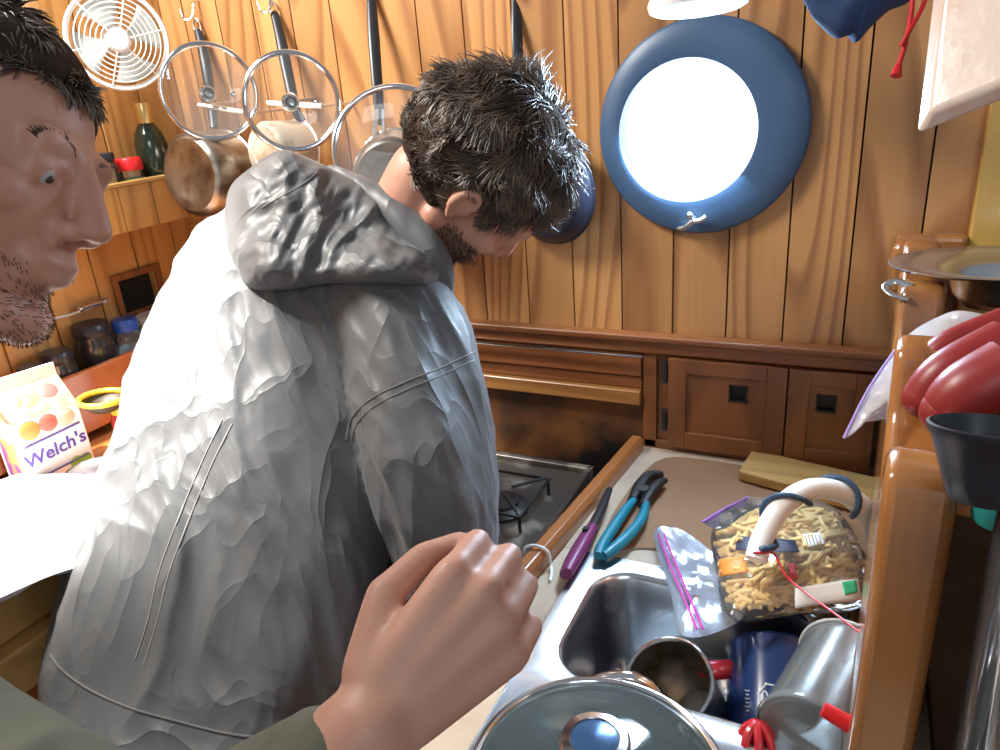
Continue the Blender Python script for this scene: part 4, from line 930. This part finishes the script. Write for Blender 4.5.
def hand_volumes(mb, wrist, fdir, back, side, s=1.0, curl=(.5, .9, .7), thumb=True, spread=.03):
    """wrist -> fdir; back = direction the back of the hand faces; side = direction of the thumb"""
    f = V(fdir).normalized(); b = V(back); b = (b - f * b.dot(f)).normalized(); t = V(side); t = (t - f * t.dot(f) - b * t.dot(b)).normalized()
    def X(x, y, z): return wrist + (t * x + f * y + b * z) * s
    mb.cap2(X(.014, .012, 0), X(.029, .082, .002), .015 * s, .0115 * s); mb.cap2(X(.004, .012, 0), X(.010, .088, .005), .016 * s, .012 * s)
    mb.cap2(X(-.006, .012, 0), X(-.010, .085, .004), .016 * s, .0115 * s); mb.cap2(X(-.014, .010, 0), X(-.028, .077, 0), .0145 * s, .0105 * s)
    mb.cap2(X(0, -.01, 0), X(0, .05, -.004), .022 * s, .016 * s)
    for (bx, by, bz, L, rr) in ((.030, .086, .002, .078, .0088), (.010, .092, .005, .086, .0090), (-.010, .089, .004, .080, .0086), (-.029, .080, 0, .062, .0076)):
        p = X(bx, by, bz); a = 0; seg = (.47, .30, .23); out = bx * spread * 10
        d0 = (f + t * out).normalized(); r0 = rr * 1.08
        for k in range(3):
            a += curl[k]; d = (d0 * math.cos(a) - b * math.sin(a)).normalized(); q = p + d * L * seg[k] * s; r1 = r0 * .92
            mb.cap2(p, q, r0 * s, r1 * s, 12); p = q; r0 = r1
    if thumb:
        p0 = X(.022, .012, -.006); p1 = X(.046, .045, -.018); p2 = X(.046, .076, -.030); p3 = X(.036, .098, -.040)
        mb.cap2(p0, p1, .016 * s, .0125 * s, 12); mb.cap2(p1, p2, .0118 * s, .010 * s, 12); mb.cap2(p2, p3, .010 * s, .0085 * s, 12)
    return X

# --- the man in the grey jacket, bent over the stove
hc = at(477, 171, .93); HS = 1.06
def cb(x, y, z): return RT * x + UP * y + BK * z       # camera-aligned directions, used once to aim the head
fdir = cb(.50, -.64, -.60); udir = cb(.60, .55, .58)
man = thing('person', 'man in grey hooded jacket with short dark curly hair bending over the stove', 'person', (-.60, -.62, 0))
mb = MB(); HX, HM, HR = head_volumes(mb, hc, fdir, udir, HS)
nb = at(385, 262, 1.0); mb.cap2(HX(0, -.022, -.060), nb, .048, .056, 20)
SHR = at(425, 330, .97); SHL = at(240, 275, 1.05); chest = at(322, 330, 1.0); pelv = at(228, 735, .87)
mb.cap2(SHR, nb, .050, .056); mb.cap2(SHL, nb, .050, .056); mb.cap2(chest + RT * .03 + FW * .03, pelv + RT * .03 + FW * .02, .075, .07); mb.cap2(chest - RT * .05 + FW * .03, pelv - RT * .05 + FW * .02, .08, .07)
ELR = at(438, 460, .885); WRR = at(462, 590, .955); mb.cap2(SHR, ELR, .042, .036); mb.cap2(ELR, WRR, .034, .025)
ELL = SHL + V((.02, .10, -.24)); WRL = V((-.66, -.22, .99)); mb.cap2(SHL, ELL, .042, .036); mb.cap2(ELL, WRL, .034, .025)
hand_volumes(mb, WRR + (WRR - ELR).normalized() * .02, (V((-.45, -.33, .93)) - WRR), (0, -.4, 1), (-1, 0, 0), .95, (.5, .8, .6))
hand_volumes(mb, WRL, V((.5, .5, -.35)), (0, .1, 1), (.5, -.6, 0), .95, (.4, .6, .5))
hips = (pelv.x, pelv.y, .84)
feet = []
for q in (-1, 1):
    h = V((pelv.x + q * .075, pelv.y + .03, .80)); kn = V((h.x, h.y + .03, .47)); an = V((h.x, h.y - .01, .08)); mb.cap2(h, kn, .078, .055); mb.cap2(kn, an, .052, .038); mb.cap2(an + V((0, 0, -.035)), an + V((q * .02, .13, -.045)), .036, .030); feet.append((h, kn, an))
body = remeshed(mb, 'body', .0042, SKIN, man, smooth=4)
mb = MB()
mb.cap2(V((pelv.x - .05, pelv.y + .04, .84)), V((pelv.x + .05, pelv.y + .04, .84)), .085, .085)
for q, (h, kn, an) in zip((-1, 1), feet): mb.cap2(h, kn, .088, .070); mb.cap2(kn, an + V((0, 0, .0)), .068, .058)
remeshed(mb, 'jeans', .009, JEAN, man, smooth=3)
for q, (h, kn, an) in zip((-1, 1), feet):
    mb = MB(); mb.cap2(an + V((0, -.02, -.036)), an + V((q * .02, .15, -.040)), .043, .038); remeshed(mb, 'shoe', .006, BLACK, man, smooth=2)

# jacket: rings from shoulders to hem
hb_ = BK.copy()
rings = [ # left px, right px, depth, half thickness
    ((300, 196), (392, 214), 1.00, .050), ((252, 205), (418, 232), .995, .085), ((214, 225), (440, 262), .99, .105), ((190, 258), (456, 300), .985, .118), ((170, 300), (458, 345), .975, .124),
    ((150, 355), (440, 400), .96, .126), ((132, 415), (425, 455), .945, .126), ((113, 475), (412, 510), .925, .126), ((93, 535), (404, 565), .905, .128), ((80, 595), (398, 620), .885, .130),
    ((63, 652), (396, 680), .865, .132), ((58, 690), (396, 722), .852, .134), ((72, 722), (400, 756), .842, .134), ((92, 744), (398, 782), .836, .130)]
N = 72; vs = []; 
for (l, r_, d, th) in rings:
    a = at(l[0], l[1], d + .03); b = at(r_[0] - (22 if l[1] > 350 else 0), r_[1], d + .02); th *= .9; c = (a + b) / 2; h = (b - a) / 2
    for k in range(N):
        q = 2 * math.pi * k / N; cx_, sx_ = math.cos(q), math.sin(q); e = .86
        vs.append(c + h * (abs(cx_) ** e * (1 if cx_ > 0 else -1)) + hb_ * th * (abs(sx_) ** e * (1 if sx_ > 0 else -1)))
R_ = len(rings); fs = [(i * N + k, i * N + (k + 1) % N, (i + 1) * N + (k + 1) % N, (i + 1) * N + k) for i in range(R_ - 1) for k in range(N)]
fs += [tuple(range(N))[::-1], tuple((R_ - 1) * N + k for k in range(N))]
mb = MB(); mb.add(vs, fs)
# right sleeve
def chain(mb, P, R):
    for i in range(len(P) - 1): mb.cap2(P[i], P[i + 1], R[i], R[i + 1], 24)
chain(mb, [at(380, 300, .955), at(408, 345, .925), at(417, 395, .90), at(424, 445, .885), at(434, 495, .885), at(443, 540, .90), at(452, 575, .925)], [.080, .084, .080, .077, .073, .066, .056])
mb.cap2(SHL, ELL, .062, .064); mb.cap2(ELL, WRL + (ELL - WRL) * .12, .068, .050)
AX = (at(320, 230, .98) - at(228, 740, .86)).normalized(); SX = AX.cross(BK).normalized()
def ridged(p): return 1 - 2.2 * abs(noise.noise(p))
def jdisp(co, n):
    a = co.dot(AX); b = co.dot(SX); c = co.dot(BK)
    w1 = noise.noise(V((a * 3, b * 3, c * 3))) * .10
    w2 = noise.noise(V((a * 7 + 9, b * 7, c * 7))) * .03
    bb = b + w1 + w2 + a * .22
    r1 = ridged(V((bb * 10, a * 1.8, c * 4)))
    r2 = ridged(V((bb * 21 + 5, a * 3.2 + b * 2, c * 6 + 3)))
    r3 = noise.noise(V((b * 7, a * 5, c * 7 + 7)))
    r4 = ridged(V((bb * 34 + a * 12, a * 7 - b * 10, c * 12)))
    m_ = noise.noise(co * 4 + V((3, 1, 8))) * .5 + .6
    return co + n * (.0150 * max(r1, -.5) * m_ + .0075 * max(r2, -.6) * (1.1 - m_ * .5) + .006 * r3 + .0025 * r4 - .005)
jk = remeshed(mb, 'jacket', .0040, JACK, man, disp=jdisp, smooth=5, fac=.6)
SEAM = mat('jacket_seam', (.15, .145, .14), .6); SEAML = mat('jacket_seam_light', (.30, .29, .28), .6)
line_on(jk, [(50, 655), (64, 672), (90, 690), (130, 708), (180, 722), (230, 734), (285, 740), (340, 744)], 'hem_seam', SEAM, jk, .0013, .0002)
line_on(jk, [(222, 420), (205, 455), (188, 495), (172, 535), (158, 575), (148, 620), (135, 660)], 'back_seam', SEAML, jk, .0009, .0002)
line_on(jk, [(232, 424), (214, 460), (197, 500), (181, 540), (167, 580), (157, 622), (144, 664)], 'back_seam', SEAML, jk, .0009, .0002)
line_on(jk, [(346, 440), (352, 418), (372, 398), (405, 382), (440, 368), (474, 352)], 'sleeve_seam', SEAM, jk, .0011, .0001)
line_on(jk, [(350, 446), (357, 424), (376, 405), (408, 389), (442, 375), (476, 359)], 'sleeve_seam', SEAM, jk, .0009, .0001)

# hood lying on the back
bpy.context.view_layer.update()
HPX = [(228, 192), (250, 168), (280, 150), (304, 156), (330, 168), (362, 184), (392, 200), (414, 222), (440, 246), (444, 268), (430, 284), (380, 284), (330, 284), (290, 290), (252, 289), (238, 272), (226, 240)]
def depth_of(p): return (p - CAM).dot(FW)
hv = []; hf = []; J = 40
OUT = catmull([V((x, y, 0)) for x, y in HPX], 9, True); NP = len(OUT); ccx = V((335, 222, 0))
dh = {}
for j in range(J + 1):
    q = max(1 - j / J, .001)
    for k, p in enumerate(OUT):
        w_ = ccx + (p - ccx) * q; 
        hp_, _n = hit(jk, w_.x, max(w_.y, 214), 0)
        dd = depth_of(hp_) if hp_ is not None else .93
        dd = min(max(dd, .86), .96); dh[(j, k)] = dd
for it in range(6):   # relax the base so the hood floats over the folds
    nd = {}
    for (j, k), v in dh.items():
        s_ = v; c_ = 1
        for a, b in ((j + 1, k), (j - 1, k), (j, (k + 1) % NP), (j, (k - 1) % NP), (j, (k + 3) % NP), (j, (k - 3) % NP)):
            if (a, b) in dh: s_ += dh[(a, b)]; c_ += 1
        nd[(j, k)] = s_ / c_
    dh = nd
for side in (1, -1):
    for j in range(J + 1):
        q = max(1 - j / J, .001)
        for k, p in enumerate(OUT):
            w_ = ccx + (p - ccx) * q; dd = dh[(j, k)]
            low = max(0, min(1, (w_.y - 180) / 90)); h = (.020 + .026 * low) * math.sqrt(max(0, 1 - q ** 4))
            wx = w_.x * .0 + (w_.x + .35 * (w_.y - 200)) / 100; wy = w_.y / 100
            n1 = ridged(V((wx * 2.6 + noise.noise(V((wx * 1.5, wy * 1.5, 0))) * .8, wy * .9, 3.3))); n2 = ridged(V((wx * 6.5 + wy * 1.5, wy * 3.4 - wx, 7)))
            n3 = noise.noise(V((wx * 9, wy * 9, 2)))
            wr = (.009 * n1 + .0045 * n2 + .0025 * n3) * (1 - q ** 6) if side > 0 else 0
            hv.append(at(w_.x, w_.y, dd - .006 - side * h * (1 if side > 0 else .5) - wr))
B0 = (J + 1) * NP
for j in range(J):
    for k in range(NP):
        a, b, c, d = j * NP + k, j * NP + (k + 1) % NP, (j + 1) * NP + (k + 1) % NP, (j + 1) * NP + k
        hf.append((a, b, c, d)); hf.append((B0 + a, B0 + d, B0 + c, B0 + b))
mb = MB(); mb.add(hv, hf); hood = mb.build('hood', JACK, man, angle=100)
line_on(hood, [(262, 208), (275, 200), (290, 192), (306, 182), (318, 172)], 'hood_seam', SEAM, hood, .0009, .0002)
# collar round the neck
mb = MB(); ca = at(392, 232, .985); mb.tube(catmull([at(330, 172, .98), at(362, 190, .945), at(395, 214, .925), at(422, 242, .915), at(438, 268, .92), at(442, 296, .95)], 6), [.010, .017, .021, .022, .020, .014], 14, flat=1)
mb.build('collar', JACK, man)

# hair: thousands of short curled locks grown from the scalp
def hair(mb, X, M, s, n, length, region, seed, rad=.0008, out=1.0, flow=None):
    rnd = random.Random(seed); R3 = M.to_3x3()
    i = 0
    while i < n:
        z = rnd.uniform(-1, 1); a = rnd.uniform(0, 2 * math.pi); rr = math.sqrt(1 - z * z)
        l = V((rr * math.cos(a), rr * math.sin(a), z)); p = V((l.x * .077, l.y * .097 - .012, l.z * .089 + .022))
        k = region(p)
        if k <= 0: continue
        i += 1; nl = V((l.x / .077, l.y / .097, l.z / .089)).normalized()
        cl = V((noise.noise(p * 38 + V((1, 0, 0))), noise.noise(p * 38 + V((0, 5, 0))), noise.noise(p * 38 + V((0, 0, 9)))))
        fl = flow(p) if flow else V((0, 0, -1)); fl = (fl - nl * fl.dot(nl)); fl = fl.normalized() if fl.length > 1e-4 else V((1, 0, 0))
        L = length * k * rnd.uniform(.7, 1.2); d = (nl * (.34 + .30 * k) * out + fl * .9 + cl * 1.1 + V((rnd.gauss(0, .15), rnd.gauss(0, .15), rnd.gauss(0, .15)))).normalized()
        P = []; q = p - nl * .002; cu = (cl.cross(nl) * 2.6 - nl * .62 + fl * .3)
        for t in range(5):
            P.append(X(q.x, q.y, q.z)); q = q + d * L / 4; d = (d + cu * .42).normalized()
        mb.tube(P, [rad * s, rad * s * 1.1, rad * s, rad * s * .8, rad * s * .25], 3, cap=False)
def reg_man(p):
    if abs(p.x) > .052 and -.034 < p.y < .016 and -.035 < p.z < .016: return 0
    if p.z < -.050 and (p.z < -.078 or p.y > -.035): return 0
    if p.y > .050 and p.z < .052: return 0
    if p.z < .0 and p.y > -.012 and abs(p.x) > .03: return 0
    if p.z < .035 and p.y > .032 : return 0
    return .60 + .55 * max(0, min(1, (p.z + .01) / .09))
mb = MB(); hair(mb, HX, HM, HS, 20000, .036, reg_man, 3, flow=lambda p: V((p.x * 2, p.y * 1.0 + .03, -.03)))
hr = mb.build('hair', HAIRM, man, weld=False, angle=180)
sc_ = MB(); nu, nv = 72, 44; vsx = []
for i in range(nv + 1):
    ph_ = math.pi * i / nv
    for k in range(nu):
        a = 2 * math.pi * k / nu; l = V((math.sin(ph_) * math.cos(a), math.sin(ph_) * math.sin(a), math.cos(ph_)))
        p = V((l.x * .077, l.y * .097 - .012, l.z * .089 + .022)); kk = reg_man(p); e = 1 + (.075 * min(1, kk * 1.3) + .05 * noise.noise(p * 45) if kk > 0 else -.10)
        vsx.append(HX(l.x * .077 * e, l.y * .097 * e - .012, l.z * .089 * e + .022))
sc_.add(vsx, [(i * nu + k, (i + 1) * nu + k, (i + 1) * nu + (k + 1) % nu, i * nu + (k + 1) % nu) for i in range(nv) for k in range(nu)])
SCALPM = mat('scalp_hair_base', (.045, .030, .022), .95, spec=.1, bump=(160, 1.0, .006)); sc_.build('scalp_hair', SCALPM, hr, angle=180)
# short beard on the jaw
bm_ = MB(); rnd = random.Random(8); bpy.context.view_layer.update(); Lb = worldloc(body); cnt = 0; me_ = body.data
for v in me_.vertices:
    w_ = v.co + Lb - hc; x, y, z = w_.dot(HR) / HS, w_.dot(fdir.normalized()) / HS, 0
    uu = (udir - fdir.normalized() * udir.dot(fdir.normalized())).normalized(); z = w_.dot(uu) / HS
    if -.125 < z < -.035 and y > .012 and abs(x) < .09 and not (abs(x) < .022 and -.075 < z < -.05) and (z < -.055 or y < .07) :
        for _k in range(2):
            p = v.co + Lb + V((rnd.gauss(0, .0018), rnd.gauss(0, .0018), rnd.gauss(0, .0018))); d = (v.normal * .7 + V((rnd.gauss(0, .3), rnd.gauss(0, .3), -.6))).normalized()
            bm_.tube([p, p + d * .006], [.0006, .0002], 3, cap=False)
if bm_.v: bm_.build('beard', BEARD, man, weld=False, angle=180)

# --- the person in the left foreground, seen in profile, gesturing
h2 = at(-42, 150, .535); f2 = cb(.955, -.29, -.02); u2 = cb(.29, .95, -.06)
p2 = thing('person', 'person at the left edge in olive top gesturing with one hand, face in profile', 'person', (-.62, -1.02, 0))
mb = MB(); X2, M2, R2 = head_volumes(mb, h2, f2, u2, 1.0)
neck = at(-225, 400, .56); hipc = V((neck.x - .05, neck.y - .27, 0)); mb.cap2(X2(0, -.025, -.07), neck, .054, .062, 20)
shR = at(-400, 600, .44); shL = at(-340, 470, .70); el = at(185, 925, .40); wr = at(370, 728, .41)
mb.cap2(shR, neck, .050, .052); mb.cap2(shL, neck, .050, .052); mb.cap2(neck - RT * .12 + V((0, 0, -.15)), V((hipc.x, hipc.y, .95)), .085, .10); mb.cap2(shR, el, .046, .040); mb.cap2(el, wr, .043, .0275)
e2L = shL + V((-.14, -.08, -.24)); w2L = e2L + V((.0, -.02, -.24)); mb.cap2(shL, e2L, .044, .036); mb.cap2(e2L, w2L, .036, .026)
wdir = (at(438, 660, .42) - wr)
hand_volumes(mb, wr + wdir.normalized() * .006, wdir, BK * .75 + UP * .30 + RT * .25, UP * .8 - RT * .6, 1.0, (.95, 1.25, .9), spread=.012)
hand_volumes(mb, w2L, (0, 0, -1), (-.6, .6, 0), (.5, .3, 0), 1.0, (.2, .3, .2))
legs = []
for q in (-1, 1):
    h = V((hipc.x + q * .035, hipc.y + q * -.075, .90)); kn = h + V((.01, 0, -.42)); an = h + V((0, 0, -.81)); mb.cap2(h, kn, .082, .057); mb.cap2(kn, an, .054, .04); mb.cap2(an + V((0, 0, -.04)), an + V((.12, .03, -.05)), .036, .03); legs.append((h, kn, an))
b2 = remeshed(mb, 'body', .0032, SKIN, p2, smooth=9)
eyes(X2, 1.0, b2, None)
mb = MB(); sl = el.lerp(wr, .66)
mb.cap2(shR, neck - RT * .07 + V((0, 0, -.06)), .060, .060); mb.cap2(shL, neck - RT * .07 + V((0, 0, -.06)), .060, .060); mb.cap2(neck - RT * .14 + V((0, 0, -.16)), V((hipc.x, hipc.y - .03, .90)), .11, .12); mb.cap2(neck - RT * .11 + V((0, .02, -.13)), V((hipc.x, hipc.y + .03, .90)), .10, .12)
mb.cap2(shR, el, .060, .052); mb.cap2(el, sl, .052, .0435); mb.cap2(shL, e2L, .058, .050); mb.cap2(e2L, e2L.lerp(w2L, .9), .048, .038)
def sdisp(co, n): return co + n * (.004 * ridged(co * 22) + .002 * noise.noise(co * 50))
remeshed(mb, 'olive_top', .005, OLIVE, p2, disp=sdisp, smooth=3)
mb = MB()
for h, kn, an in legs: mb.cap2(h, kn, .098, .070); mb.cap2(kn, an, .068, .056)
remeshed(mb, 'trousers', .01, JEAN, p2, smooth=2)
for h, kn, an in legs: mb = MB(); mb.cap2(an + V((-.02, 0, -.042)), an + V((.14, .035, -.045)), .042, .037); remeshed(mb, 'shoe', .006, BLACK, p2)
def reg2(p):
    if p.z < -.045: return 0
    if p.y > .040 and p.z < .060: return 0
    if p.z < .03 and p.y > .0: return 0
    return .5 + .3 * max(0, p.z / .1)
mb = MB(); hair(mb, X2, M2, 1.0, 8000, .024, reg2, 5, flow=lambda p: V((p.x, .05, .0)), rad=.001)
h2o = mb.build('hair', HAIRM, p2, weld=False, angle=180)
sc_ = MB(); vsx = []
for i in range(nv + 1):
    ph_ = math.pi * i / nv
    for k in range(nu):
        a = 2 * math.pi * k / nu; l = V((math.sin(ph_) * math.cos(a), math.sin(ph_) * math.sin(a), math.cos(ph_)))
        p = V((l.x * .077, l.y * .097 - .012, l.z * .089 + .022)); kk = reg2(p); e = 1 + (.05 + .04 * noise.noise(p * 45) if kk > 0 else -.10)
        vsx.append(X2(l.x * .077 * e, l.y * .097 * e - .012, l.z * .089 * e + .022))
sc_.add(vsx, [(i * nu + k, (i + 1) * nu + k, (i + 1) * nu + (k + 1) % nu, i * nu + (k + 1) % nu) for i in range(nv) for k in range(nu)])
sc_.build('scalp_hair', SCALPM, h2o, angle=180)
rnd = random.Random(2)
for q in (1, -1):
    mb = MB()
    for i in range(110):
        t = rnd.random(); a = X2(q * (.014 + .034 * t), .090 - .010 * t * t, .018 + .005 * math.sin(t * 3) + rnd.gauss(0, .0013)); d = (R2 * q * .9 + V((0, 0, .3)) + V((rnd.gauss(0, .15),) * 3)).normalized(); mb.tube([a, a + d * .007], [.0006, .0002], 3, cap=False)
    mb.build('eyebrow', HAIRM, p2, weld=False)
# stubble beard
mb = MB(); Lb = worldloc(b2); ff = f2.normalized(); uu = (u2 - ff * u2.dot(ff)).normalized()
for v in b2.data.vertices:
    w_ = v.co + Lb - h2; x, y, z = w_.dot(R2), w_.dot(ff), w_.dot(uu)
    if -.125 < z < -.040 and y > .005 and abs(x) < .09 and not (abs(x) < .024 and -.076 < z < -.053) and (z < -.062 or y < .06) and rnd.random() < .45:
        p = v.co + Lb; d = (v.normal * .8 + V((rnd.gauss(0, .3), rnd.gauss(0, .3), -.5))).normalized(); mb.tube([p, p + d * .0030], [.0004, .0002], 3, cap=False)
if mb.v: mb.build('beard', BEARD, p2, weld=False, angle=180)
